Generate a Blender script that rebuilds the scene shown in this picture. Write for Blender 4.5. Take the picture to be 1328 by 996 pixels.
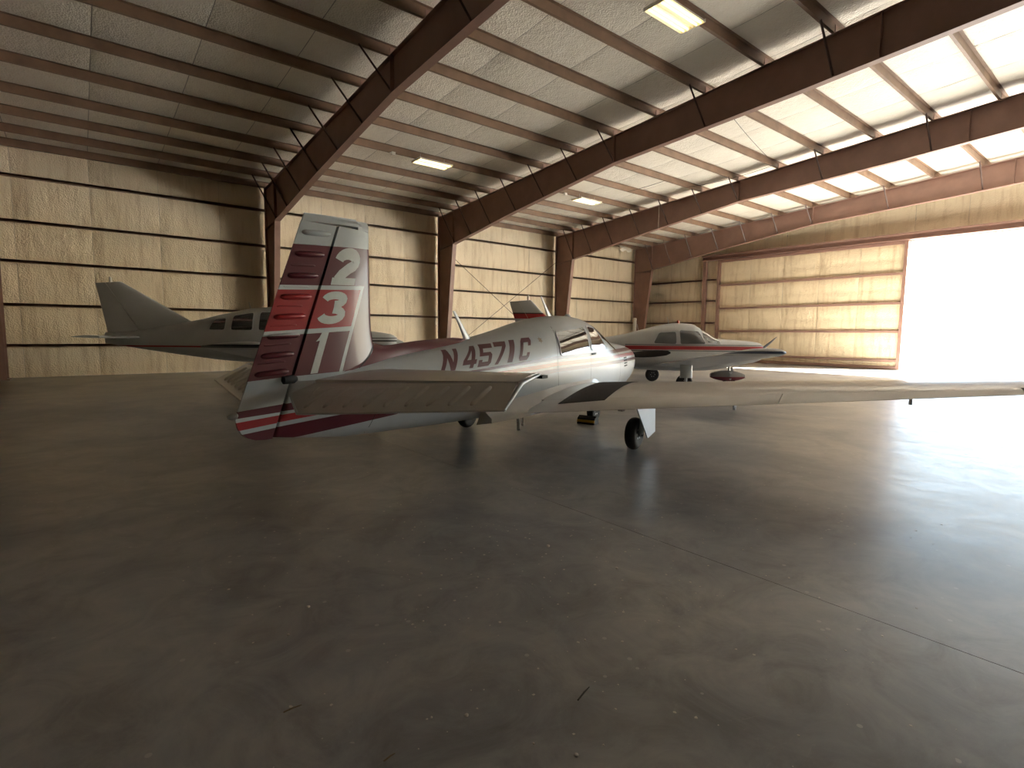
import bpy, bmesh, math, random
import numpy as np
from mathutils import Vector, Matrix
random.seed(7)
rad = math.radians
scene = bpy.context.scene
COL = scene.collection
for o in list(bpy.data.objects):
    bpy.data.objects.remove(o)

# ------------------------------------------------------------------ camera
# World: X runs along the side wall of the hangar, Y towards that wall, Z up.
CAM_H = 1.53
F_PX = 696.8
PITCH, ROLL, YAW = rad(5.463), rad(0.583), rad(51.066)
def to_hangar(v):
    return Vector((math.sin(YAW)*v[0] + math.cos(YAW)*v[1], -math.cos(YAW)*v[0] + math.sin(YAW)*v[1], v[2]))
fw = Vector((0, math.cos(PITCH), -math.sin(PITCH)))
up0 = Vector((0, math.sin(PITCH), math.cos(PITCH)))
rt0 = Vector((1, 0, 0))
rt = math.cos(ROLL)*rt0 + math.sin(ROLL)*up0
up = -math.sin(ROLL)*rt0 + math.cos(ROLL)*up0
fw, rt, up = to_hangar(fw), to_hangar(rt), to_hangar(up)
cd = bpy.data.cameras.new('camera')
cam = bpy.data.objects.new('camera', cd)
COL.objects.link(cam)
cam.matrix_world = Matrix(((rt.x, up.x, -fw.x, 0), (rt.y, up.y, -fw.y, 0), (rt.z, up.z, -fw.z, CAM_H), (0, 0, 0, 1)))
cd.sensor_fit = 'HORIZONTAL'
cd.sensor_width = 36.0
cd.lens = F_PX/1328*36.0
cd.clip_start = 0.05
cd.clip_end = 2000
scene.camera = cam

# ------------------------------------------------------------------ sky, sun, exposure
SUN_AZ = Vector((0.68, -0.73, 0)).normalized()
SUN_EL = rad(35.0)
w = bpy.data.worlds.new('world')
scene.world = w
w.use_nodes = True
nt = w.node_tree
bg = nt.nodes['Background']
sky = nt.nodes.new('ShaderNodeTexSky')
sky.sky_type = 'NISHITA'
sky.sun_disc = False
sky.sun_elevation = SUN_EL
sky.sun_rotation = math.atan2(SUN_AZ.x, SUN_AZ.y)
sky.air_density = 1.0
sky.dust_density = 1.2
nt.links.new(sky.outputs[0], bg.inputs[0])
bg.inputs[1].default_value = 0.13
sl = bpy.data.lights.new('sun_offscreen', 'SUN')
sl.energy = 15.0
sl.angle = rad(0.6)
sl.color = (1.0, 0.94, 0.85)
so = bpy.data.objects.new('sun_offscreen', sl)
COL.objects.link(so)
sdir = SUN_AZ*math.cos(SUN_EL) + Vector((0, 0, math.sin(SUN_EL)))
so.rotation_euler = (-sdir).to_track_quat('-Z', 'Y').to_euler()
so.location = (60, -60, 60)
scene.view_settings.view_transform = 'Standard'
scene.view_settings.look = 'None'
scene.view_settings.gamma = 1.0
scene.view_settings.use_curve_mapping = False
scene.view_settings.exposure = 3.5
scene.cycles.max_bounces = 10
scene.cycles.diffuse_bounces = 7
scene.cycles.glossy_bounces = 4

# ------------------------------------------------------------------ helpers: nodes and materials
class Ex:
    """tiny expression wrapper over Math nodes"""
    def __init__(s, nt, sock): s.nt, s.s = nt, sock
    def op(s, kind, b=None, rev=False):
        n = s.nt.nodes.new('ShaderNodeMath'); n.operation = kind
        ins = [s, b] if not rev else [b, s]
        for i, v in enumerate(ins):
            if v is None: continue
            if isinstance(v, Ex): s.nt.links.new(v.s, n.inputs[i])
            else: n.inputs[i].default_value = v
        return Ex(s.nt, n.outputs[0])
    def __add__(s, b): return s.op('ADD', b)
    def __sub__(s, b): return s.op('SUBTRACT', b)
    def __mul__(s, b): return s.op('MULTIPLY', b)
    def gt(s, b): return s.op('GREATER_THAN', b)
    def lt(s, b): return s.op('LESS_THAN', b)
    def mx(s, b): return s.op('MAXIMUM', b)
def pw(x, pts):
    """piecewise linear z(x) through pts"""
    sl_ = [(pts[i+1][1]-pts[i][1])/(pts[i+1][0]-pts[i][0]) for i in range(len(pts)-1)]
    e = (x - pts[0][0])*sl_[0] + pts[0][1]
    for i in range(1, len(sl_)):
        e = e + (x - pts[i][0]).mx(0.0)*(sl_[i]-sl_[i-1])
    return e
def newmat(name):
    m = bpy.data.materials.new(name); m.use_nodes = True
    return m, m.node_tree, m.node_tree.nodes['Principled BSDF']
def setcol(b, c): b.inputs['Base Color'].default_value = (*c, 1)
def objcoord(nt):
    t = nt.nodes.new('ShaderNodeTexCoord')
    return t.outputs['Object']
def noise(nt, vec, scale, detail=4, rough=0.55, dist=0.0):
    n = nt.nodes.new('ShaderNodeTexNoise')
    n.inputs['Scale'].default_value = scale; n.inputs['Detail'].default_value = detail
    n.inputs['Roughness'].default_value = rough; n.inputs['Distortion'].default_value = dist
    nt.links.new(vec, n.inputs['Vector'])
    return n.outputs['Fac']
def ramp(nt, fac, stops):
    r = nt.nodes.new('ShaderNodeValToRGB')
    e = r.color_ramp.elements
    while len(e) < len(stops): e.new(0.5)
    for i, (p, c) in enumerate(stops):
        e[i].position = p; e[i].color = (*c, 1) if len(c) == 3 else c
    nt.links.new(fac, r.inputs[0])
    return r.outputs[0]
def mixc(nt, fac, a, b, mode='MIX'):
    n = nt.nodes.new('ShaderNodeMix'); n.data_type = 'RGBA'; n.blend_type = mode
    for i, v in ((0, fac), (6, a), (7, b)):
        if isinstance(v, Ex): v = v.s
        if isinstance(v, (int, float)): n.inputs[i].default_value = v
        elif isinstance(v, tuple): n.inputs[i].default_value = (*v, 1)
        else: nt.links.new(v, n.inputs[i])
    return n.outputs[2]
def bump(nt, b, h, strength, dist=0.01):
    n = nt.nodes.new('ShaderNodeBump'); n.inputs['Strength'].default_value = strength
    n.inputs['Distance'].default_value = dist
    nt.links.new(h, n.inputs['Height']); nt.links.new(n.outputs[0], b.inputs['Normal'])
def mapping(nt, vec, sc):
    n = nt.nodes.new('ShaderNodeMapping'); n.inputs['Scale'].default_value = sc
    nt.links.new(vec, n.inputs['Vector']); return n.outputs[0]
def simple(name, c, rough=0.5, metal=0.0, var=0.0, vscale=6.0, coat=0.0, bumpy=0.0):
    m, nt, b = newmat(name)
    setcol(b, c); b.inputs['Roughness'].default_value = rough; b.inputs['Metallic'].default_value = metal
    b.inputs['Coat Weight'].default_value = coat
    b.inputs['Coat Roughness'].default_value = 0.06
    v = objcoord(nt)
    f = noise(nt, v, vscale, 5)
    if var > 0:
        lo = tuple(x*(1-var) for x in c); hi = tuple(min(1, x*(1+var)) for x in c)
        nt.links.new(ramp(nt, f, [(0.3, lo), (0.7, hi)]), b.inputs['Base Color'])
    if bumpy > 0: bump(nt, b, noise(nt, v, vscale*12, 3), bumpy)
    return m
def emitter(name, c, s):
    m, nt, b = newmat(name)
    setcol(b, (0.9, 0.9, 0.85)); b.inputs['Emission Color'].default_value = (*c, 1); b.inputs['Emission Strength'].default_value = s
    return m

M = {}
M['steel'] = simple('primer_steel', (0.27, 0.160, 0.125), 0.5, 0, 0.13, 1.6)
M['steel_purlin'] = simple('primer_purlin', (0.22, 0.14, 0.09), 0.5, 0, 0.22, 2.0)
M['steel_dark'] = simple('primer_brace', (0.08, 0.045, 0.035), 0.5, 0, 0.2)
M['sheet'] = simple('wall_sheet_metal', (0.35, 0.33, 0.29), 0.6, 0, 0.1)
M['white_paint'] = simple('white_aircraft_paint', (0.52, 0.55, 0.57), 0.30, 0, 0.05, 3, 0.25)
M['cream_paint'] = simple('cream_aircraft_paint', (0.53, 0.52, 0.49), 0.30, 0, 0.08, 3, 0.3)
M['maroon'] = simple('maroon_paint', (0.105, 0.013, 0.024), 0.32, 0, 0.06, 4, 0.3)
M['letter_maroon'] = simple('registration_maroon', (0.10, 0.02, 0.028), 0.4, 0, 0.1, 4)
M['decal_white'] = simple('white_decal', (0.55, 0.57, 0.56), 0.4, 0, 0.06, 20)
M['red'] = simple('red_paint', (0.42, 0.025, 0.03), 0.30, 0, 0.06, 4, 0.5)
M['black'] = simple('black_rubber', (0.012, 0.012, 0.013), 0.7, 0, 0.2, 20)
M['blackgloss'] = simple('black_prop_paint', (0.010, 0.010, 0.013), 0.4, 0, 0.1)
M['tyre'] = simple('tyre_rubber', (0.018, 0.018, 0.019), 0.75, 0, 0.3, 12, 0, 0.1)
M['metal'] = simple('bare_metal', (0.45, 0.45, 0.45), 0.35, 0.9, 0.1)
M['walk'] = simple('wing_walk_grit', (0.055, 0.050, 0.045), 0.85, 0, 0.2, 30, 0, 0.4)
M['yellow'] = simple('yellow_stripe', (0.60, 0.33, 0.03), 0.5, 0, 0.1)
M['crest'] = simple('faded_gold_crest', (0.30, 0.24, 0.18), 0.5)
M['fixture'] = simple('fixture_white', (0.75, 0.73, 0.66), 0.4, 0, 0.04)
M['galv'] = simple('galvanised_pipe', (0.42, 0.42, 0.42), 0.35, 0.8, 0.1)
M['pvc'] = simple('white_plastic', (0.62, 0.58, 0.50), 0.45, 0, 0.08)
M['tube_warm'] = emitter('tube_glow', (1.0, 0.74, 0.30), 0.36)
M['cable'] = simple('cable_black', (0.03, 0.025, 0.02), 0.6)
M['beacon'] = simple('beacon_lens', (0.55, 0.10, 0.05), 0.15, 0, 0.05)
M['navy'] = simple('navy_paint', (0.02, 0.035, 0.075), 0.35, 0, 0.1, 4, 0.4)
M['pebble'] = simple('chalky_pebble', (0.66, 0.62, 0.54), 0.8, 0, 0.1, 40)
M['twig'] = simple('dry_twig', (0.20, 0.14, 0.08), 0.8, 0, 0.2, 40)
M['darktwig'] = simple('dark_twig', (0.03, 0.025, 0.02), 0.8, 0, 0.2, 40)

def m_insul(name, c, stain):
    m, nt, b = newmat(name)
    v = objcoord(nt)
    streak = noise(nt, mapping(nt, v, (1.6, 1.6, 0.18)), 3.0, 5, 0.6)
    big = noise(nt, v, 0.5, 3)
    c1 = ramp(nt, big, [(0.3, tuple(x*0.93 for x in c)), (0.7, tuple(min(1, x*1.05) for x in c))])
    st = ramp(nt, streak, [(0.30, (c[0]*0.62, c[1]*0.52, c[2]*0.36)), (0.50, (1, 1, 1))])
    col = mixc(nt, stain, c1, st, 'MULTIPLY')
    nt.links.new(col, b.inputs['Base Color'])
    b.inputs['Roughness'].default_value = 0.42
    vo = nt.nodes.new('ShaderNodeTexVoronoi'); vo.inputs['Scale'].default_value = 26
    nt.links.new(v, vo.inputs['Vector'])
    wr = noise(nt, mapping(nt, v, (1, 1, 0.35)), 5.0, 4)
    h = Ex(nt, vo.outputs['Distance'])*0.4 + Ex(nt, wr)*1.2
    bump(nt, b, h.s, 0.85, 0.03)
    return m
M['insul_wall'] = m_insul('wall_insulation_vinyl', (0.80, 0.69, 0.50), 0.38)
M['insul_end'] = m_insul('door_insulation_vinyl', (0.78, 0.66, 0.46), 0.40)
M['insul_roof'] = m_insul('roof_insulation_vinyl', (0.84, 0.80, 0.70), 0.06)

def m_concrete():
    m, nt, b = newmat('polished_concrete')
    v = objcoord(nt)
    big = noise(nt, v, 0.45, 6, 0.6, 0.6)
    mid = noise(nt, v, 2.2, 8, 0.68, 1.2)
    c1 = ramp(nt, big, [(0.32, (0.20, 0.20, 0.203)), (0.46, (0.30, 0.295, 0.285)), (0.58, (0.39, 0.372, 0.335)), (0.70, (0.28, 0.283, 0.288))])
    c2 = ramp(nt, mid, [(0.30, (0.62, 0.61, 0.60)), (0.52, (1.0, 1.0, 1.0)), (0.72, (1.28, 1.26, 1.22))])
    col = mixc(nt, 0.85, c1, c2, 'MULTIPLY')
    # worn pale scuffs and tiny pale specks of dropped paint
    scuff = noise(nt, mapping(nt, v, (1.0, 2.6, 1)), 5.5, 9, 0.75, 2.0)
    sm = ramp(nt, scuff, [(0.60, (0, 0, 0)), (0.74, (1, 1, 1))])
    col = mixc(nt, Ex(nt, sm)*0.42, col, (0.48, 0.455, 0.42))
    vo = nt.nodes.new('ShaderNodeTexVoronoi'); vo.inputs['Scale'].default_value = 7.0
    nt.links.new(v, vo.inputs['Vector'])
    spots = Ex(nt, vo.outputs['Distance']).lt(0.085)*Ex(nt, noise(nt, v, 1.1, 2)).gt(0.50)
    col = mixc(nt, spots*0.55, col, (0.58, 0.55, 0.50))
    nt.links.new(col, b.inputs['Base Color'])
    rr = ramp(nt, mid, [(0.25, (0.29, 0.29, 0.29)), (0.75, (0.42, 0.42, 0.42))])
    nt.links.new(rr, b.inputs['Roughness'])
    b.inputs['Specular IOR Level'].default_value = 0.55
    bump(nt, b, noise(nt, v, 18, 6, 0.6), 0.05, 0.01)
    return m
M['concrete'] = m_concrete()
M['joint'] = simple('joint_filler', (0.13, 0.12, 0.10), 0.8)
M['apron'] = simple('apron_concrete', (0.20, 0.19, 0.175), 0.8, 0, 0.12, 0.8)
M['grass'] = simple('dry_grass', (0.16, 0.17, 0.06), 0.9, 0, 0.25, 0.5)

def m_glass(name, c, rough=0.03):
    m, nt, b = newmat(name)
    setcol(b, c); b.inputs['Roughness'].default_value = rough
    b.inputs['Specular IOR Level'].default_value = 1.0
    b.inputs['IOR'].default_value = 1.7
    b.inputs['Coat Weight'].default_value = 0.6
    b.inputs['Coat Roughness'].default_value = 0.02
    return m
M['glass'] = m_glass('cabin_glass', (0.035, 0.050, 0.048))
M['glass_dark'] = m_glass('dark_cabin_glass', (0.010, 0.020, 0.022))
M['glass_grey'] = m_glass('grey_cabin_glass', (0.06, 0.068, 0.07), 0.05)

WHITE = (0.53, 0.56, 0.58); MAROON = (0.105, 0.013, 0.024); RED = (0.34, 0.020, 0.027)
def m_paint(name, base, bands, rough=0.33, coat=0.14, dirt=0.10):
    """bands: function(nt, X, Y, Z) -> list of (mask, colour)"""
    m, nt, b = newmat(name)
    v = objcoord(nt)
    sp = nt.nodes.new('ShaderNodeSeparateXYZ'); nt.links.new(v, sp.inputs[0])
    X, Y, Z = (Ex(nt, sp.outputs[i]) for i in range(3))
    nz = noise(nt, v, 3.0, 5)
    col = ramp(nt, nz, [(0.3, tuple(x*(1-dirt) for x in base)), (0.7, base)])
    for mask, c in bands(nt, X, Y, Z):
        col = mixc(nt, mask, col, c)
    nt.links.new(col, b.inputs['Base Color'])
    b.inputs['Roughness'].default_value = rough
    b.inputs['Coat Weight'].default_value = coat; b.inputs['Coat Roughness'].default_value = 0.07
    return m
def between(z, lo, hi): return z.gt(lo)*z.lt(hi)
def fuselage_bands(nt, X, Y, Z):
    k = -2.35
    s1t = pw(X, [(-4.6, .92), (-4.19, .95), (k, 1.105), (-.5, 1.23), (2.9, 1.30)])
    s1b = pw(X, [(-4.6, .87), (-4.14, .895), (k, 1.085), (-.5, 1.18), (2.9, 1.245)])
    s2t = pw(X, [(-4.6, .84), (-4.14, .87), (k, 1.05), (-.5, 1.15), (2.9, 1.21)])
    s2b = pw(X, [(-4.6, .78), (-3.94, .83), (k, 1.015), (-.5, 1.10), (2.9, 1.16)])
    s3t = pw(X, [(-4.52, .75), (-3.73, .81), (k, .975), (-.5, 1.07), (2.9, 1.12)])
    s3b = pw(X, [(-4.09, .66), (-3.16, .745), (k, .915), (-.5, 1.02), (2.9, 1.07)])
    return [(between(Z, s1b, s1t), MAROON), (between(Z, s2b, s2t), RED), (between(Z, s3b, s3t), MAROON)]
M['mooney_fuselage'] = m_paint('fuselage_paint', (0.50, 0.53, 0.55), fuselage_bands)
def fin_bands(nt, X, Y, Z):
    top = pw(X, [(-4.09, 2.22), (-3.36, 2.27)])
    a1, a0 = pw(X, [(-4.23, 1.885), (-3.43, 1.932)]), pw(X, [(-4.23, 1.848), (-3.43, 1.898)])
    b1, b0 = pw(X, [(-4.38, 1.515), (-3.57, 1.572)]), pw(X, [(-4.38, 1.478), (-3.57, 1.532)])
    c0 = pw(X, [(-4.52, 1.14), (-4.19, 1.16), (-3.71, 1.18)])
    dx = pw(Z, [(1.18, -3.715), (1.93, -3.425)])
    inside = X.lt(dx)
    out = [(Z.gt(c0)*Z.lt(top), MAROON),
           (Z.gt(b1)*Z.lt(a0)*inside, RED),
           (between(Z, a0, a1)*inside, WHITE), (between(Z, b0, b1)*inside, WHITE),
           (X.gt(dx)*X.lt(dx+0.035)*Z.gt(c0)*Z.lt(1.93), WHITE)]
    s1t, s1b = pw(X, [(-4.6, .92), (-4.19, .95)]), pw(X, [(-4.59, .87), (-4.14, .89)])
    s2t, s2b = pw(X, [(-4.59, .84), (-4.14, .87)]), pw(X, [(-4.56, .78), (-3.94, .83)])
    s3t = pw(X, [(-4.52, .75), (-3.73, .81)])
    return out + [(between(Z, s1b, s1t), MAROON), (between(Z, s2b, s2t), RED), (Z.lt(s3t), MAROON)]
M['mooney_fin'] = m_paint('fin_paint', (0.50, 0.54, 0.565), fin_bands)

def white_red_bands(nt, X, Y, Z):
    return [(between(Z, 1.215, 1.235)*X.gt(-1.4), (0.02, 0.02, 0.02)), (between(Z, 1.09, 1.195)*X.gt(-1.4), RED), (between(Z, 1.05, 1.07)*X.gt(-1.4), (0.03, 0.05, 0.04)),
            (between(Z, 1.94, 2.08)*X.lt(-2.5), RED), (between(Z, 2.08, 2.11)*X.lt(-2.5), (0.03, 0.03, 0.03))]
M['plane2_paint'] = m_paint('white_red_trim_paint', (0.51, 0.525, 0.53), white_red_bands)
def dark_trim_bands(nt, X, Y, Z):
    return [(between(Z, 1.245, 1.285)*X.gt(0.9), (0.02, 0.02, 0.02)), (between(Z, 1.33, 1.35)*X.gt(0.9), (0.05, 0.02, 0.02)), (between(Z, 1.06, 1.10), RED)]
M['plane3_paint'] = m_paint('white_dark_trim_paint', (0.51, 0.535, 0.545), dark_trim_bands)

# ------------------------------------------------------------------ helpers: meshes
class MB:
    def __init__(s): s.v, s.f, s.mi = [], [], []
    def add(s, verts, faces, mi=0):
        n = len(s.v); s.v += [tuple(map(float, p)) for p in verts]
        s.f += [tuple(i+n for i in f) for f in faces]; s.mi += [mi]*len(faces); return s
    def box(s, x0, x1, y0, y1, z0, z1, mi=0):
        v = [(x, y, z) for z in (z0, z1) for y in (y0, y1) for x in (x0, x1)]
        return s.add(v, [(0, 2, 3, 1), (4, 5, 7, 6), (0, 1, 5, 4), (2, 6, 7, 3), (0, 4, 6, 2), (1, 3, 7, 5)], mi)
    def hexa(s, p, mi=0):
        """8 points: bottom loop then top loop"""
        return s.add(p, [(3, 2, 1, 0), (4, 5, 6, 7), (0, 1, 5, 4), (1, 2, 6, 5), (2, 3, 7, 6), (3, 0, 4, 7)], mi)
    def prism(s, poly, axis, t0, t1, mi=0):
        """poly in the plane of the two other axes (cyclic order kept x,y,z), extruded along axis"""
        def P(a, b, t):
            return {0: (t, a, b), 1: (a, t, b), 2: (a, b, t)}[axis]
        n = len(poly)
        v = [P(a, b, t0) for a, b in poly] + [P(a, b, t1) for a, b in poly]
        f = [tuple(range(n))[::-1], tuple(range(n, 2*n))] + [(i, (i+1) % n, n+(i+1) % n, n+i) for i in range(n)]
        return s.add(v, f, mi)
    def tube(s, pts, r, n=8, mi=0):
        pts = [Vector(p) for p in pts]; rings = []
        rs = r if isinstance(r, (list, tuple)) else [r]*len(pts)
        for i, p in enumerate(pts):
            d = (pts[min(i+1, len(pts)-1)] - pts[max(i-1, 0)]).normalized()
            a = d.cross(Vector((0, 0, 1)) if abs(d.z) < 0.9 else Vector((1, 0, 0))).normalized(); b = d.cross(a)
            rings.append([p + (a*math.cos(2*math.pi*k/n) + b*math.sin(2*math.pi*k/n))*rs[i] for k in range(n)])
        return s.loft(rings, mi=mi)
    def loft(s, rings, cap=True, mi=0):
        n = len(rings[0]); v = [q for r_ in rings for q in r_]; f = []
        for i in range(len(rings)-1):
            for k in range(n):
                f.append((i*n+k, i*n+(k+1) % n, (i+1)*n+(k+1) % n, (i+1)*n+k))
        if cap:
            f.append(tuple(range(n))[::-1]); f.append(tuple((len(rings)-1)*n+k for k in range(n)))
        return s.add(v, f, mi)
    def lathe(s, prof, axis_o, axis_d, n=24, mi=0):
        """prof: (radius, t) pairs along the axis"""
        d = Vector(axis_d).normalized(); o = Vector(axis_o)
        a = d.cross(Vector((0, 0, 1)) if abs(d.z) < 0.9 else Vector((1, 0, 0))).normalized(); b = d.cross(a)
        rings = [[o + d*t + (a*math.cos(2*math.pi*k/n) + b*math.sin(2*math.pi*k/n))*max(r_, 1e-4) for k in range(n)] for r_, t in prof]
        return s.loft(rings, mi=mi)
    def build(s, name, mats, parent=None, smooth=None, kind=None, label=None, cat=None, group=None, loc=None):
        me = bpy.data.meshes.new(name); me.from_pydata(s.v, [], s.f)
        if not isinstance(mats, (list, tuple)): mats = [mats]
        for m in mats: me.materials.append(M[m])
        if len(mats) > 1: me.polygons.foreach_set('material_index', s.mi)
        bm = bmesh.new(); bm.from_mesh(me); bmesh.ops.recalc_face_normals(bm, faces=bm.faces); bm.to_mesh(me); bm.free()
        if smooth is not None:
            me.polygons.foreach_set('use_smooth', [True]*len(me.polygons))
            me.set_sharp_from_angle(angle=rad(smooth))
        me.update()
        return link(name, me, parent, kind, label, cat, group, loc)
def link(name, data, parent=None, kind=None, label=None, cat=None, group=None, loc=None):
    o = bpy.data.objects.new(name, data); COL.objects.link(o)
    if parent is not None: o.parent = parent
    if loc is not None: o.location = loc
    if kind: o['kind'] = kind
    if label: o['label'] = label
    if cat: o['category'] = cat
    if group: o['group'] = group
    return o
def copy_tree(o, parent=None):
    c = o.copy(); COL.objects.link(c); c.parent = parent
    for ch in list(o.children): copy_tree(ch, c)
    return c

# ------------------------------------------------------------------ hangar shell
WALL_V, EAVE, SLOPE, RIDGE_V = 22.0, 6.78, 0.0815, 2.0
RIGHT_V, U0, U1 = -18.0, -17.0, 29.0
def raf_top(v):
    return EAVE + SLOPE*(WALL_V - v) if v >= RIDGE_V else EAVE + SLOPE*(v - RIGHT_V)
PUR = 0.22
def roof_z(v): return raf_top(v) + PUR

fl = MB().box(U0-0.3, U1+0.12, RIGHT_V-0.3, WALL_V+0.5, -0.16, -0.012).build('floor', 'joint', kind='structure', label='grey polished concrete hangar floor with joints')
us = [U0-0.3, -11.71, -4.21, 3.29, 10.79, 18.29, 25.79, U1+0.12]
vs = [RIGHT_V-0.3, -12.5, 9.6, WALL_V+0.5]
for i in range(len(us)-1):
    for j in range(len(vs)-1):
        g = 0.0025
        MB().box(us[i]+g, us[i+1]-g, vs[j]+g, vs[j+1]-g, -0.1, 0.0).build('floor_slab', 'concrete', fl)

MB().box(U1+0.125, 120, -90, 60, -0.25, -0.02).box(U0-90, U1+0.124, -90, RIGHT_V-0.305, -0.25, -0.02).box(U0-90, U0-0.305, RIGHT_V-0.304, 60, -0.25, -0.02).build('apron', 'apron', kind='structure', label='sunlit concrete apron outside the hangar door')
MB().box(120.01, 700, -500, 500, -0.35, -0.05).build('airfield_grass', 'grass', kind='structure', label='dry grass field beyond the apron')

# roof
rc = MB()
for (va, vb) in ((WALL_V+0.4, RIDGE_V), (RIDGE_V, RIGHT_V-0.4)):
    za, zb = roof_z(va) + 0.10, roof_z(vb) + 0.10
    if va > WALL_V: za = roof_z(WALL_V) + 0.10 - SLOPE*0.4
    if vb < RIGHT_V: zb = roof_z(RIGHT_V) + 0.10 - SLOPE*0.4
    rc.hexa([(U0-0.3, va, za), (U1+0.5, va, za), (U1+0.5, vb, zb), (U0-0.3, vb, zb), (U0-0.3, va, za+.04), (U1+0.5, va, za+.04), (U1+0.5, vb, zb+.04), (U0-0.3, vb, zb+.04)])
ceiling = rc.build('ceiling', 'sheet', kind='structure', label='low pitched hangar roof lined with white insulation')
PV = [21.88, 20.70, 19.40, 18.00, 16.38, 14.80, 13.15, 11.55, 9.98, 8.42, 6.85, 5.30, 3.75, 2.25]
PV_ALL = PV + [2*RIDGE_V - v for v in PV]
# insulation blankets, each runs from eave to ridge; draped between purlins
strip_u = [20.9 + 1.85*k for k in range(-21, 5)]
def roof_blanket(u0, u1, side):
    b = MB(); cols = 9; rows = []
    pv = sorted([WALL_V+0.15] + PV + [RIDGE_V], reverse=True)
    vv = []
    for i in range(len(pv)-1):
        for k in range(5): vv.append((pv[i] + (pv[i+1]-pv[i])*k/5.0, k/5.0))
    vv.append((pv[-1], 0))
    rng = random.Random(int(u0*100)+side)
    for v, t in vv:
        row = []
        for c in range(cols):
            s = c/(cols-1); u = u0 + 0.008 + (u1-u0-0.016)*s
            edge = 0.020*(1-min(1, min(s, 1-s)*9))
            sag = 0.035*math.sin(math.pi*t)*(0.6+0.4*math.sin(math.pi*s)) + rng.uniform(-.004, .004)
            vv_ = v if side == 0 else 2*RIDGE_V - v
            row.append((u, vv_, roof_z(v) if v < WALL_V else roof_z(WALL_V)-SLOPE*(v-WALL_V)))
            row[-1] = (row[-1][0], row[-1][1], row[-1][2] + 0.012 - sag + edge)
        rows.append(row)
    n = cols; v_ = [p for r_ in rows for p in r_]
    f = [(i*n+k, i*n+k+1, (i+1)*n+k+1, (i+1)*n+k) for i in range(len(rows)-1) for k in range(n-1)]
    b.add(v_, f)
    b.build('insulation_blanket', 'insul_roof', ceiling, smooth=60)
for k in range(len(strip_u)-1):
    if strip_u[k] > U1+0.1: break
    for side in (0, 1):
        roof_blanket(strip_u[k], min(strip_u[k+1], U1+0.3), side)
# purlins: Z sections
def zee(u0, u1, v, z_top, depth=PUR-.012, fl_=0.07, flip=1):
    t = 0.006
    zb = z_top - depth
    prof = [(v, zb), (v + flip*fl_, zb - 0*SLOPE), (v + flip*fl_, zb+0.02), (v+flip*(fl_-t), zb+0.02), (v+flip*(fl_-t), zb+t), (v+flip*t, zb+t), (v+flip*t, z_top), (v-flip*fl_, z_top), (v-flip*fl_, z_top-t), (v, z_top-t)]
    return MB().prism(prof, 0, u0, u1)
for v in PV_ALL:
    zee(U0, U1-0.02, v, roof_z(v) - 0.004, flip=1 if v > RIDGE_V else -1).build('purlin', 'steel_purlin', ceiling)

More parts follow.
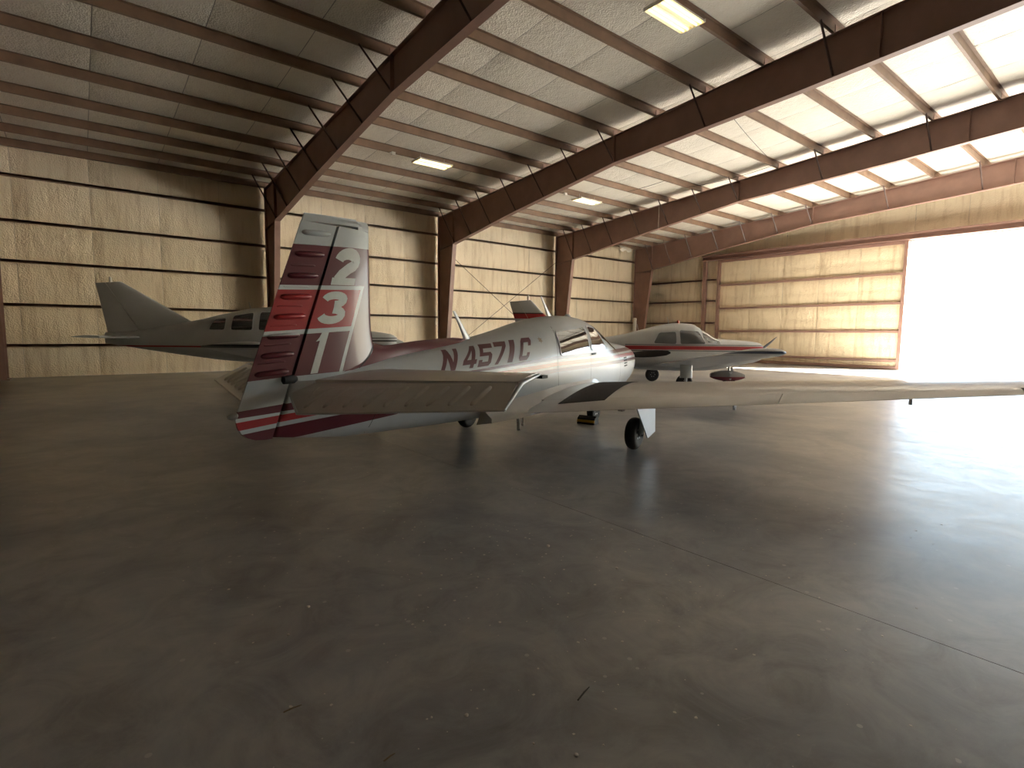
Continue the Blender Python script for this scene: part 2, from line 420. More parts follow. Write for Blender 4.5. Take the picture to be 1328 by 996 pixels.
# rigid frames
FR_U = [-9.35, -1.75, 5.82, 13.35, 20.85, 27.72]
def raf_bot(v):
    vv = v if v >= RIDGE_V else 2*RIDGE_V - v
    P = [(20.62, 5.47), (16.6, 6.12), (11.5, 6.83), (6.0, 7.16), (RIDGE_V, raf_top(RIDGE_V)-0.95)]
    for (a, za), (b_, zb) in zip(P, P[1:]):
        if vv >= b_: return za + (zb-za)*(a-vv)/(a-b_)
    return P[-1][1]
def frame(u, first):
    root = link('steel_frame', None, None, kind='structure', label='brown tapered steel portal frame of the hangar')
    root.location = (u, 0, 0)
    for sgn in (1, -1):
        mir = (lambda v: v) if sgn == 1 else (lambda v: 2*RIDGE_V - v)
        # column
        c = MB()
        inn = [(21.38, 0.0), (20.72, 5.45)]
        W_ = 0.10
        c.prism([(mir(22.0), 0), (mir(22.0), raf_top(22)), (mir(20.72), raf_top(20.72)), (mir(20.72), 5.45), (mir(21.38), 0)], 0, -0.005, 0.005)
        for (a, b_) in (((22.0, 0), (22.0, raf_top(22))),):
            c.box(-W_, W_, min(mir(21.986), mir(22.0)), max(mir(21.986), mir(22.0)), 0, raf_top(22))
        d = 0.016
        c.hexa([(-W_, mir(21.38), 0), (W_, mir(21.38), 0), (W_, mir(21.38-d), 0), (-W_, mir(21.38-d), 0), (-W_, mir(20.72), 5.46), (W_, mir(20.72), 5.46), (W_, mir(20.72-d), 5.46), (-W_, mir(20.72-d), 5.46)])
        # knee stiffeners
        c.box(-W_, W_, min(mir(20.72), mir(20.735)), max(mir(20.72), mir(20.735)), 5.4, raf_top(20.72)-.01)
        c.hexa([(-W_, mir(20.72), 5.44), (W_, mir(20.72), 5.44), (W_, mir(21.99), 5.30), (-W_, mir(21.99), 5.30), (-W_, mir(20.72), 5.455), (W_, mir(20.72), 5.455), (W_, mir(21.99), 5.315), (-W_, mir(21.99), 5.315)])
        c.box(-0.16, 0.16, min(mir(21.3), mir(22.02)), max(mir(21.3), mir(22.02)), 0, 0.02)
        c.build('column', 'steel', root)
        # rafter
        r_ = MB()
        vs_ = [20.73, 18.6, 16.6, 14, 11.5, 8.7, 6.0, 4.4, RIDGE_V]
        for a, b_ in zip(vs_, vs_[1:]):
            r_.prism([(mir(a), raf_bot(a)), (mir(a), raf_top(a)), (mir(b_), raf_top(b_)), (mir(b_), raf_bot(b_))], 0, -0.004, 0.004)
            r_.hexa([(-W_, mir(a), raf_bot(a)-.014), (W_, mir(a), raf_bot(a)-.014), (W_, mir(b_), raf_bot(b_)-.014), (-W_, mir(b_), raf_bot(b_)-.014), (-W_, mir(a), raf_bot(a)), (W_, mir(a), raf_bot(a)), (W_, mir(b_), raf_bot(b_)), (-W_, mir(b_), raf_bot(b_))])
        a, b_ = 22.0, RIDGE_V
        r_.hexa([(-W_, mir(a), raf_top(a)-.014), (W_, mir(a), raf_top(a)-.014), (W_, mir(b_), raf_top(b_)-.014), (-W_, mir(b_), raf_top(b_)-.014), (-W_, mir(a), raf_top(a)), (W_, mir(a), raf_top(a)), (W_, mir(b_), raf_top(b_)), (-W_, mir(b_), raf_top(b_))])
        for sv in (11.5, 4.4):   # splice plates
            r_.box(-W_, W_, min(mir(sv), mir(sv+.02)), max(mir(sv), mir(sv+.02)), raf_bot(sv), raf_top(sv)-.01)
        r_.build('rafter', 'steel', root)
        if sgn == 1:
            for i, v in enumerate(PV[:12]):
                if i == 0 or (i > 7 and i % 2 == 0): continue
                # angle brace from the purlin down to the rafter's lower flange
                vb = v if v < 20.7 else 20.69
                br = MB()
                p0, p1 = Vector((-0.80, v+0.01, roof_z(v)-0.19)), Vector((-0.03, vb, raf_bot(vb)+0.05))
                br.tube([p0, p1], 0.027, 4)
                br.build('flange_brace', 'steel_dark', root)
        for v in PV:                       # clip plates that carry the purlins
            if sgn == 1 and v > 3:
                MB().box(-0.075, 0.075, v-0.012, v-0.002, raf_top(v)-.005, raf_top(v)+0.17).build('purlin_clip', 'steel', root)
for k, u in enumerate(FR_U):
    frame(u, k == 0)

# side wall (wall_left) with girts and vertical insulation blankets
wl = MB().box(U0-0.3, U1+0.35, WALL_V+0.30, WALL_V+0.36, -0.1, roof_z(22)+0.1).build('wall_left', 'sheet', kind='structure', label='long hangar side wall lined with cream insulation')
GZ = [6.02, 4.70, 3.52, 2.23, 1.00]
def girt(u0, u1, z, vf, parent, mat='steel_purlin'):
    b = MB(); t = 0.006
    # C section lying flat: web horizontal, flanges vertical
    prof = [(vf, z-0.03), (vf+t, z-0.03), (vf+t, z+0.03-t), (vf+0.2, z+0.03-t), (vf+0.2, z+0.06), (vf+0.2+t, z+0.06), (vf+0.2+t, z+0.03), (vf, z+0.03)]
    # close the underside so the girt reads as a solid dark bar
    b.box(u0, u1, vf, vf+0.205, z-0.032, z+0.032)
    b.box(u0, u1, vf, vf+0.012, z-0.055, z+0.032)
    return b.build('girt', mat, parent)
ends = [U0] + FR_U + [U1-0.05]
for a, b_ in zip(ends, ends[1:]):
    for z in GZ:
        girt(a+0.004, b_-0.004, z, WALL_V+0.005, wl)
def wall_blanket(name, parent, mat, axis, fixed, a0, a1, z0f, z1f, gz, seed, inward):
    """vertical strip; axis 0: runs along X at Y=fixed, axis 1: runs along Y at X=fixed. inward: +1/-1 bulge direction"""
    rng = random.Random(seed); b = MB(); cols = 11
    zs = [None]
    lo, hi = min(z0f(a0), z0f(a1)), max(z1f(a0), z1f(a1))
    lv = sorted([lo] + [g for g in gz if lo+0.1 < g < hi-0.1] + [hi])
    tt = []
    for i in range(len(lv)-1):
        for k in range(6): tt.append((lv[i]+(lv[i+1]-lv[i])*k/6.0, k/6.0))
    tt.append((hi, 0))
    rows = []
    ph = rng.uniform(0, 6)
    for z, t in tt:
        row = []
        for c in range(cols):
            s = c/(cols-1); a = a0+0.003+(a1-a0-0.006)*s
            bul = 0.030*math.sin(math.pi*t)*(0.5+0.5*math.sin(math.pi*s)) + 0.006*math.sin(s*9+ph+z*2) + rng.uniform(-.003, .003)
            bul -= 0.022*(1-min(1, min(s, 1-s)*10))
            q = fixed + inward*bul
            zz = min(max(z, z0f(a)), z1f(a))
            row.append((a, q, zz) if axis == 0 else (q, a, zz))
        rows.append(row)
    n = cols
    b.add([p for r_ in rows for p in r_], [(i*n+k, i*n+k+1, (i+1)*n+k+1, (i+1)*n+k) for i in range(len(rows)-1) for k in range(n-1)])
    return b.build(name, mat, parent, smooth=60)
for k in range(len(strip_u)-1):
    a0, a1 = strip_u[k], min(strip_u[k+1], U1+0.05)
    if a0 > U1: break
    wall_blanket('insulation_blanket', wl, 'insul_wall', 0, WALL_V+0.235, a0, a1, lambda a: 0.0, lambda a: roof_z(22)+0.02, GZ, k*3+1, -1)

# torn insulation flap hanging at the eave by the corner column
tf = MB(); rows = []
for i in range(9):
    t = i/8; rows.append([(25.6+.9*k/6+.05*math.sin(i*1.3), 21.95-.55*math.sin(t*2.2), roof_z(22)-.10-.40*t+.06*math.sin(k*1.7+i)*t) for k in range(7)])
tf.add([p for r_ in rows for p in r_], [(i*7+k, i*7+k+1, (i+1)*7+k+1, (i+1)*7+k) for i in range(8) for k in range(6)])
tf.build('torn_insulation_flap', 'insul_roof', wl, smooth=60)
# end wall (wall_back) with a wide door opening
OP0, OP1, HEAD = -9.5, 7.9, 5.78
we = MB()
def gable(v): return roof_z(max(min(v, WALL_V), RIGHT_V)) + 0.1
x0, x1 = U1+0.22, U1+0.28
we.prism([(WALL_V+0.3, -0.1), (WALL_V+0.3, gable(22)), (OP1, gable(OP1)), (OP1, -0.1)], 0, x0, x1)
we.prism([(OP1, HEAD), (OP1, gable(OP1)), (RIDGE_V, gable(RIDGE_V)), (OP0, gable(OP0)), (OP0, HEAD)], 0, x0, x1)
we.prism([(OP0, -0.1), (OP0, gable(OP0)), (RIGHT_V-0.3, gable(RIGHT_V)), (RIGHT_V-0.3, -0.1)], 0, x0, x1)
we = we.build('wall_back', 'sheet', kind='structure', label='hangar end wall with steel door header')
EG = [4.72, 3.50, 2.22, 0.95]
def egirt(v0, v1, z, uf, parent):
    b = MB()
    b.box(uf-0.205, uf, v0, v1, z-0.032, z+0.032); b.box(uf-0.205, uf-0.193, v0, v1, z-0.055, z+0.032)
    return b.build('girt', 'steel', parent)
for z in EG:
    egirt(17.25, WALL_V+0.2, z, U1+0.19, we)
vv = [22.2, 20.35, 18.5, 17.05]
for i in range(3):
    wall_blanket('insulation_blanket', we, 'insul_wall', 1, U1+0.195, vv[i+1], vv[i], lambda a: 0.0, lambda a: roof_z(a)+0.02, EG, 300+i, -1)
gv = [17.05 - 1.85*k for k in range(0, 15)]
for i in range(len(gv)-1):
    wall_blanket('insulation_blanket', we, 'insul_wall', 1, U1+0.195, gv[i+1], gv[i], lambda a: HEAD+0.05, lambda a: roof_z(a)+0.02, [6.7], 330+i, -1)
hd = MB()
hd.box(U1-0.16, U1+0.14, -10.2, 17.98, HEAD+0.02, HEAD+0.32); hd.box(U1-0.26, U1-0.16, -10.2, 17.98, HEAD+0.24, HEAD+0.32); hd.box(U1-0.26, U1-0.16, -10.2, 17.98, HEAD+0.02, HEAD+0.05)
hd.build('door_header', 'steel', we)
MB().box(U1-0.1, U1+0.1, 17.78, 17.98, 0, HEAD+0.03).build('door_post', 'steel', we)
MB().box(U1-0.1, U1+0.1, OP0-0.2, OP0, 0, HEAD+0.03).build('door_post', 'steel', we)

# parked sliding door leaf
def door_leaf(name, va, vb, uf, label):
    root = link(name, None, None, kind='structure', label=label); root.location = (uf, va, 0)
    w_ = vb - va
    f = MB()
    for y in (0, w_-0.14): f.box(-0.09, 0.09, y, y+0.14, 0.03, HEAD)
    f.box(-0.09, 0.09, 0.14, w_-0.14, HEAD-0.13, HEAD); f.box(-0.09, 0.09, 0.14, w_-0.14, 0.03, 0.16)
    f.build('door_frame', 'steel', root)
    rails = [4.35, 3.03, 1.74, 0.42]
    for z in rails:
        MB().box(-0.10, 0.06, 0.14, w_-0.14, z-0.05, z+0.05).build('rail', 'steel', root)
    zs = [HEAD-0.13] + rails + [0.16]
    n = 5; pw_ = (w_-0.28)/n
    for i in range(n):
        for j in range(len(zs)-1):
            z1, z0 = zs[j]-(0.05 if j else 0), zs[j+1]+(0.05 if j < len(zs)-2 else 0)
            wall_blanket('insulation_panel', root, 'insul_end', 1, 0.05, 0.14+i*pw_, 0.14+(i+1)*pw_, lambda a, z0=z0: z0, lambda a, z1=z1: z1, [(z0+z1)/2], 500+i*7+j, -1)
    MB().box(0.092, 0.105, 0.0, w_, 0.03, HEAD).build('outer_sheet', 'sheet', root)
    MB().box(-0.03, 0.03, w_*0.66, w_*0.66+0.3, -0.001, 0.04).build('bottom_guide', 'steel', root)
    return root
door_leaf('door_1', OP1, 17.05, U1-0.02, 'cream insulated sliding door leaf with brown steel rails')

# remaining walls, out of the photograph
wr = MB().box(U0-0.3, U1+0.3, RIGHT_V-0.36, RIGHT_V-0.30, -0.1, roof_z(RIGHT_V)+0.1).build('wall_right', 'insul_wall', kind='structure', label='opposite hangar side wall')
wf = MB().prism([(WALL_V+0.3, -0.1), (WALL_V+0.3, gable(22)), (RIDGE_V, gable(RIDGE_V)), (RIGHT_V-0.3, gable(RIGHT_V)), (RIGHT_V-0.3, -0.1)], 0, U0-0.36, U0-0.30).build('wall_front', 'insul_wall', kind='structure', label='hangar end wall behind the viewer')

# wall X-bracing rods between the second and third columns
for i, (p0, p1) in enumerate((((13.45, 21.86, 5.42), (20.75, 21.86, 0.35)), ((20.75, 21.90, 5.42), (13.45, 21.90, 0.35)))):
    MB().tube([p0, p1], 0.012, 6).build('brace_rod', 'steel_dark', wl)

# ------------------------------------------------------------------ helpers: aircraft
class Fus:
    """fuselage of super-elliptic sections: rows x, zb, zt, half width, z of max width, upper and lower exponents"""
    def __init__(s, rows): s.A = np.array(rows, float)
    def at(s, x):
        A = s.A; X = A[:, 0]
        i = int(np.clip(np.searchsorted(X, x)-1, 0, len(X)-2)); h = X[i+1]-X[i]; t = min(max((x-X[i])/h, 0), 1)
        def tan(k):
            if k == 0: return (A[1]-A[0])/(X[1]-X[0])
            if k == len(X)-1: return (A[-1]-A[-2])/(X[-1]-X[-2])
            s0 = (A[k]-A[k-1])/(X[k]-X[k-1]); s1 = (A[k+1]-A[k])/(X[k+1]-X[k])
            return np.where(s0*s1 <= 0, 0, 2*s0*s1/(s0+s1+1e-12))
        m0, m1 = tan(i)*h, tan(i+1)*h
        return (2*t**3-3*t**2+1)*A[i] + (t**3-2*t**2+t)*m0 + (-2*t**3+3*t**2)*A[i+1] + (t**3-t**2)*m1
    def ring(s, x, n=56):
        _, zb, zt, w_, zc, nu, nl = s.at(x); out = []
        for k in range(n):
            t = 2*math.pi*k/n; c, q = math.cos(t), math.sin(t); e = nu if q >= 0 else nl
            y = w_*math.copysign(abs(c)**(2/e), c); z = zc + ((zt-zc) if q >= 0 else (zc-zb))*math.copysign(abs(q)**(2/e), q)
            out.append((x, y, z))
        return out
    def half(s, x, z):
        _, zb, zt, w_, zc, nu, nl = s.at(x)
        h = (zt-zc) if z >= zc else (zc-zb); e = nu if z >= zc else nl
        q = min(abs(z-zc)/h, 0.9995)
        return w_*(1-q**e)**(1/e)
    def mesh(s, name, mat, parent, step=0.07):
        x0, x1 = s.A[0, 0], s.A[-1, 0]; n = int((x1-x0)/step)
        return MB().loft([s.ring(x0+(x1-x0)*i/n) for i in range(n+1)]).build(name, mat, parent, smooth=50)
def rounded(poly, r, n=5):
    out = []; m = len(poly)
    for i in range(m):
        p, a, b = Vector(poly[i]), Vector(poly[i-1]), Vector(poly[(i+1) % m])
        da, db = (a-p), (b-p); ra = min(r, da.length*.45, db.length*.45)
        p0, p1 = p + da.normalized()*ra, p + db.normalized()*ra
        for k in range(n+1):
            t = k/n; out.append(tuple((1-t)**2*p0 + 2*t*(1-t)*p + t*t*p1))
    return out
def conform(name, polys, surf, mat, parent, step=0.05, thick=0.0, smooth=40):
    """cut flat polygons (a, b) into a fine mesh and lay them on a surface: surf(a, b, off) -> point"""
    if not isinstance(polys[0][0], (tuple, list)): polys = [polys]
    bm = bmesh.new()
    for poly in polys:
        bm.faces.new([bm.verts.new((p[0], p[1], 0)) for p in poly])
    xs = [v.co.x for v in bm.verts]; ys = [v.co.y for v in bm.verts]
    for ax, lo, hi in ((0, min(xs), max(xs)), (1, min(ys), max(ys))):
        t = math.ceil(lo/step)*step
        while t < hi:
            co = (t, 0, 0) if ax == 0 else (0, t, 0); no = (1, 0, 0) if ax == 0 else (0, 1, 0)
            bmesh.ops.bisect_plane(bm, geom=bm.verts[:]+bm.edges[:]+bm.faces[:], plane_co=co, plane_no=no)
            t += step
    if thick > 0:
        r_ = bmesh.ops.extrude_face_region(bm, geom=bm.faces[:])
        for v in r_['geom']:
            if isinstance(v, bmesh.types.BMVert): v.co.z = 1
    for v in bm.verts:
        v.co = surf(v.co.x, v.co.y, thick*v.co.z)
    bmesh.ops.recalc_face_normals(bm, faces=bm.faces)
    me = bpy.data.meshes.new(name); bm.to_mesh(me); bm.free()
    me.materials.append(M[mat])
    me.polygons.foreach_set('use_smooth', [True]*len(me.polygons)); me.set_sharp_from_angle(angle=rad(smooth))
    return link(name, me, parent)
def side_surf(fus, sgn, base=0.003):
    return lambda x, z, off: Vector((x, sgn*(fus.half(x, z)+base+off), z))
def window_on(fus, poly, sgn, parent, glass, frame_mat, r=0.06, name='cabin_window', fw_=0.022):
    """pane with a raised surround"""
    p = rounded(poly, r)
    c = Vector((sum(q[0] for q in p)/len(p), sum(q[1] for q in p)/len(p)))
    big = [tuple(Vector(q) + (Vector(q)-c).normalized()*fw_) for q in p]
    o = conform(name, p, side_surf(fus, sgn, 0.004), glass, parent, 0.06, 0.003)
    quads = []
    n = len(p)
    for i in range(n):
        j = (i+1) % n; quads.append([p[i], p[j], big[j], big[i]])
    conform('window_surround', quads, side_surf(fus, sgn, -0.004), frame_mat, o, 0.2, 0.014)
    return o
def yt(c): return 5*(0.2969*math.sqrt(max(c, 0))-0.126*c-0.3516*c*c+0.2843*c**3-0.1036*c**4)
def foil_ring(le, te, t, c0=0.0, c1=1.0, n=14, camber=0.02):
    le, te = Vector(le), Vector(te); ch = (te-le).length; d = te-le
    cs = [c0 + (c1-c0)*(1-math.cos(math.pi*k/n))/2 for k in range(n+1)] if c0 == 0 else [c0+(c1-c0)*k/n for k in range(n+1)]
    upv = Vector((0, 0, 1))
    U_, L_ = [], []
    for c in cs:
        m = camber*ch*4*c*(1-c); h = t*ch*yt(c)+0.0015
        p = le + d*c
        U_.append(p + upv*(m+h)); L_.append(p + upv*(m-h))
    return U_[::-1] + L_
def foil_upper(le, te, t, c, camber=0.02):
    le, te = Vector(le), Vector(te); ch = (te-le).length
    return le + (te-le)*c + Vector((0, 0, camber*ch*4*c*(1-c) + t*ch*yt(c)))
def lerp(a, b, t): return tuple(x+(y-x)*t for x, y in zip(a, b))
def wing_piece(name, mat, parent, ler, ter, let, tet, tr, tt, c0, c1, s0, s1, nseg=8, tipround=0.0):
    rings = []
    for k in range(nseg+1):
        s = s0+(s1-s0)*k/nseg
        rings.append(foil_ring(lerp(ler, let, s), lerp(ter, tet, s), tr+(tt-tr)*s, c0, c1))
    if tipround:
        le, te = Vector(lerp(ler, let, s1)), Vector(lerp(ter, tet, s1)); out = (Vector(let)-Vector(ler)).normalized()
        for a in (20, 40, 58, 74, 86):
            q = math.cos(rad(a)); p = math.sin(rad(a))
            sh = 0.25*(1-q)
            rings.append(foil_ring(le+(te-le)*sh*0.8+out*tipround*p, te-(te-le)*sh*0.25+out*tipround*p, max(tt*q, 0.004)))
    return MB().loft(rings).build(name, mat, parent, smooth=35)
def wheel(parent, x, y, r, w_, name='tyre', hub_mat='metal'):
    prof = []
    for a in range(-80, 81, 16):
        prof.append((r-0.30*r+0.30*r*math.cos(rad(a)), w_/2*math.sin(rad(a))/math.sin(rad(80))))
    prof = [(r*0.50, -w_*0.42)] + prof + [(r*0.50, w_*0.42)]
    t = MB().lathe(prof, (x, y, r), (0, 1, 0), 28).build(name, 'tyre', parent, smooth=40)
    h = MB().lathe([(r*0.1, -w_*.40), (r*0.49, -w_*.36), (r*0.49, w_*.36), (r*0.1, w_*.40)], (x, y, r), (0, 1, 0), 20)
    for k in range(6):
        a = k*math.pi/3; h.lathe([(0.014, -w_*.43), (0.014, w_*.43)], (x+r*.3*math.cos(a), y, r+r*.3*math.sin(a)), (0, 1, 0), 6)
    h.build('wheel_hub', hub_mat, parent, smooth=40)
    return t
def prop_blade(o, tip, chord, mat, parent, axis=(1, 0, 0), tw0=62, tw1=46):
    """blade from hub centre o to the tip, twisted"""
    o, tip = Vector(o), Vector(tip); d = (tip-o); L = d.length; d.normalize(); ax = Vector(axis)
    tang = d.cross(ax).normalized(); rings = []
    for k in range(13):
        s = 0.10+0.90*k/12
        c = chord*(0.45+0.75*math.sin(math.pi*min(s*0.85+0.1, 1.0))) * (1 if s < .93 else math.sqrt(max(0.0, 1-((s-.93)/.075)**2)))
        c = max(c, 0.01); tw = rad(tw0-tw1*s); th = 0.16*c+0.004
        e1 = tang*math.cos(tw) + ax*math.sin(tw); e2 = d.cross(e1)
        rings.append([o + d*(L*s) + e1*(c/2*math.cos(2*math.pi*j/12)) + e2*(th/2*math.sin(2*math.pi*j/12)) for j in range(12)])
    return MB().loft(rings).build('propeller_blade', mat, parent, smooth=60)
def bead(o, name, p0, p1, nrm, w_, h, mat):
    """pressed stiffening bead: long low rounded ridge on a skin"""
    p0, p1, nrm = Vector(p0), Vector(p1), Vector(nrm).normalized(); d = p1-p0; L = d.length; d.normalize(); sd = nrm.cross(d).normalized()
    prof = [(-1, 0), (-.75, .62), (-.35, .95), (0, 1), (.35, .95), (.75, .62), (1, 0)]
    b = MB(); rows = []
    for t in (0, .015, .05, .12, .5, .88, .95, .985, 1):
        e = min(t, 1-t)*L/w_; k = math.sqrt(max(0.0, 1-(1-min(e, 1))**2))
        rows.append([p0 + d*(t*L) + sd*(a*w_/2*max(k, .02)) + nrm*(q*h*k) for a, q in prof])
    n = len(prof)
    b.add([p for r_ in rows for p in r_], [(i*n+j, i*n+j+1, (i+1)*n+j+1, (i+1)*n+j) for i in range(len(rows)-1) for j in range(n-1)])
    return b.build(name, mat, o, smooth=60)

# glyphs as polygons in a unit box
def strip(pts, w_):
    pts = [Vector(p) for p in pts]; L_, R_ = [], []
    for i, p in enumerate(pts):
        d = (pts[min(i+1, len(pts)-1)]-pts[max(i-1, 0)]).normalized(); n = Vector((-d.y, d.x))
        L_.append(p+n*w_/2); R_.append(p-n*w_/2)
    return [[tuple(L_[i]), tuple(L_[i+1]), tuple(R_[i+1]), tuple(R_[i])] for i in range(len(pts)-1)]
def arc(cx, cy, rx, ry, a0, a1, n=14):
    return [(cx+rx*math.cos(rad(a0+(a1-a0)*k/n)), cy+ry*math.sin(rad(a0+(a1-a0)*k/n))) for k in range(n+1)]
def rect(a, b, c, d): return [(a, c), (b, c), (b, d), (a, d)]
GL = {
 'N': [[(0, 0), (.27, 0), (.27, 1), (0, 1)], [(.73, 0), (1, 0), (1, 1), (.73, 1)], [(0, 1), (.30, 1), (1, 0), (.70, 0)]],
 '4': [rect(.56, .84, 0, 1), rect(0, 1, .17, .38), [(0, .38), (.26, .38), (.70, 1), (.52, 1)]],
 '5': [rect(.0, 1, .80, 1), rect(.0, .27, .46, .8), [(.27, .46), (.27, .62), (.85, .62), (1, .5), (.9, .46)], [(.73, .46), (1, .5), (1, .12), (.73, .2)], [(.0, .0), (.85, 0), (1, .12), (.73, .2), (0, .2)], rect(0, .27, .2, .3)],
 '7': [rect(0, 1, .79, 1), [(.20, 0), (.50, 0), (1, .79), (.68, .79)]],
 '1': [rect(.30, .72, 0, 1)],
 'C': [[(0, .14), (.28, .2), (.28, .8), (0, .86)], [(0, .86), (.28, .8), (.72, .8), (1, .86), (.86, 1), (.14, 1)], [(0, .14), (.14, 0), (.86, 0), (1, .14), (.72, .2), (.28, .2)], rect(.72, 1, .64, .86), rect(.72, 1, .14, .34)],
 '2': strip(arc(.5, .66, .33, .215, 175, -30) + [(.60, .46), (.36, .28), (.24, .12)], .33) + [rect(.05, .95, 0, .20)],
 '3': strip(arc(.46, .735, .34, .145, 175, -88), .245) + strip(arc(.46, .275, .37, .165, 88, -172), .245),
 'one': [rect(.28, .72, 0, 1), [(.05, .78), (.28, .80), (.28, 1), (.20, .88)]],
}
def mirror_y(p): return (p[0], -p[1], p[2])

# ------------------------------------------------------------------ the maroon, red and white airplane in front
AP = link('low_wing_airplane', None, label='white low-wing airplane with maroon and red stripes and 231 on its fin', cat='airplane')
AP.location = (5.259, 5.785, 0); AP.rotation_euler = (0, 0, rad(90-33.0)-(math.pi/2-YAW))
# local axes: x forward, y left, z up. Starboard is -y.
FU = Fus([(-4.33, .69, 1.10, .030, .92, 2., 2.), (-4.0, .635, 1.17, .085, .92, 2., 2.), (-3.6, .585, 1.23, .15, .92, 2.1, 2.1), (-3.0, .555, 1.29, .24, .93, 2.2, 2.2), (-2.4, .53, 1.37, .325, .95, 2.3, 2.4), (-1.8, .515, 1.45, .40, .97, 2.4, 2.5),
 (-1.2, .49, 1.555, .46, .98, 2.4, 2.7), (-.6, .47, 1.68, .515, .98, 2.4, 2.9), (0, .46, 1.765, .55, .98, 2.4, 3.), (.45, .455, 1.79, .56, .98, 2.4, 3.), (.8, .455, 1.765, .56, .98, 2.4, 3.), (1.1, .46, 1.68, .56, .98, 2.3, 3.), (1.4, .47, 1.53, .55, .98, 2.3, 3.), (1.62, .49, 1.42, .535, .98, 2.4, 3.), (2.0, .53, 1.385, .50, .98, 2.5, 3.), (2.4, .62, 1.35, .455, 1.0, 2.5, 2.8), (2.7, .75, 1.31, .39, 1.04, 2.4, 2.5), (2.84, .85, 1.27, .32, 1.06, 2.3, 2.3), (2.9, .93, 1.22, .24, 1.07, 2., 2.)])
fus = FU.mesh('fuselage', 'mooney_fuselage', AP)
for sg in (-1, 1):
    window_on(FU, [(-.43, 1.235), (.385, 1.285), (.46, 1.62), (-.38, 1.545)], sg, AP, 'glass', 'white_paint', 0.07)
    window_on(FU, [(.475, 1.295), (1.02, 1.30), (.86, 1.61), (.585, 1.635)], sg, AP, 'glass', 'white_paint', 0.06)
# windscreen, laid over the sloping front of the cabin
def ws_surf(x, a, off):
    _, zb, zt, w_, zc, nu, nl = FU.at(x)
    c, q = math.cos(a), math.sin(a); e = nu
    n = Vector((0.5, math.copysign(abs(c), c)*.6, .8)).normalized()
    return Vector((x, w_*math.copysign(abs(c)**(2/e), c), zc+(zt-zc)*abs(q)**(2/e))) + n*(0.004+off)
conform('windscreen', [(1.02, rad(38)), (1.60, rad(34)), (1.60, rad(146)), (1.02, rad(142))], ws_surf, 'glass', AP, 0.08, 0.003)
# cabin door and panel seams, starboard
seam = MB()
def seam_line(name, pts, w_=0.006, mat='black', sg=-1):
    polys = strip(pts, w_)
    return conform(name, polys, side_surf(FU, sg, 0.0015), mat, fus, 0.06)
seam_line('panel_seam', [(-.40, .50), (-.50, .8), (-.53, 1.14), (-.47, 1.4), (-.38, 1.62)])
seam_line('panel_seam', [(.42, .62), (.42, .9), (.43, 1.26)])
seam_line('panel_seam', [(1.62, .52), (1.64, .9), (1.62, 1.38)])
seam_line('panel_seam', [(-3.44, .60), (-3.40, .75), (-3.36, .86)])
conform('door_handle', rounded([(.47, 1.215), (.60, 1.222), (.60, 1.245), (.47, 1.24)], .008), side_surf(FU, -1, 0), 'black', fus, .05, .012)
conform('static_vent', rounded([(-.33, .69), (-.27, .69), (-.27, .78), (-.33, .78)], .01), side_surf(FU, -1, 0), 'metal', fus, .05, .008)
for kx in range(4):
    conform('cowl_louvre', rounded([(1.86, .98+kx*.045), (2.02, .985+kx*.045), (2.02, 1.005+kx*.045), (1.86, 1.0+kx*.045)], .008), side_surf(FU, -1, 0), 'black', fus, .05, .006)
# registration on the starboard side
REG = 'N4571C'
spans = [(-2.61, .205), (-2.315, .205), (-2.075, .205), (-1.835, .20), (-1.635, .22), (-1.365, .20)]
for i, (ch, (x0, w_)) in enumerate(zip(REG, spans)):
    zb0 = 1.118 + (x0+2.61)*0.058; H_ = 0.222 + (x0+2.61)*0.040
    sl_ = 0.20/0.26
    def gm(p):
        z = zb0 + p[0]*w_*0.058 + p[1]*H_
        return (x0 + p[0]*w_ + (p[1]*H_)*sl_, z)
    conform('registration_letter', [[gm(p) for p in poly] for poly in GL[ch]], side_surf(FU, -1, 0.003), 'letter_maroon', AP, 0.04)
# faint crest behind the door
conform('crest', [[(-.80+.05*math.cos(a)*(1 if k % 2 else .5), 1.44+.045*math.sin(a)*(1 if k % 2 else .5)) for k, a in ((k, k*math.pi/6) for k in range(12))]], side_surf(FU, -1, 0.002), 'crest', AP, 0.05)
# dorsal fairing from fin to spine
rings = []
for k in range(19):
    x = -3.75 + k*0.105
    zt = pw_np = float(np.interp(x, [-3.75, -3.4, -3.25, -3.1, -2.66, -2.03, -1.86], [1.46, 1.45, 1.42, 1.392, 1.437, 1.470, 1.452]))
    hw = float(np.interp(x, [-3.75, -3.1, -2.6, -2.0, -1.86], [.075, .105, .10, .065, .012]))
    zb_ = FU.at(x)[2]
    y_of = lambda z: FU.half(x, z)
    base = float(np.interp(x, [-3.75, -3.1, -2.7, -1.94, -1.86], [1.16, 1.272, 1.325, 1.425, 1.44]))
    hwb = min(hw*1.25, FU.half(x, base)+.008)
    rings.append([(x, -hwb, base), (x, -hwb*.92, base+.02), (x, -hw*.42, zt-(zt-base)*.34), (x, -hw*.18, zt-.012), (x, 0, zt), (x, hw*.18, zt-.012), (x, hw*.42, zt-(zt-base)*.34), (x, hwb*.92, base+.02), (x, hwb, base)])
MB().loft(rings).build('dorsal_fairing', 'maroon', AP, smooth=60)
# trim the tail cone along the rudder hinge line
bm = bmesh.new(); bm.from_mesh(fus.data)
r_ = bmesh.ops.bisect_plane(bm, geom=bm.verts[:]+bm.edges[:]+bm.faces[:], plane_co=(-3.64-.385*(2.47-1.0)+.012, 0, 1.0), plane_no=(-1, 0, .385), clear_outer=True)
bmesh.ops.holes_fill(bm, edges=[e for e in bm.edges if e.is_boundary], sides=0)
bm.to_mesh(fus.data); bm.free()
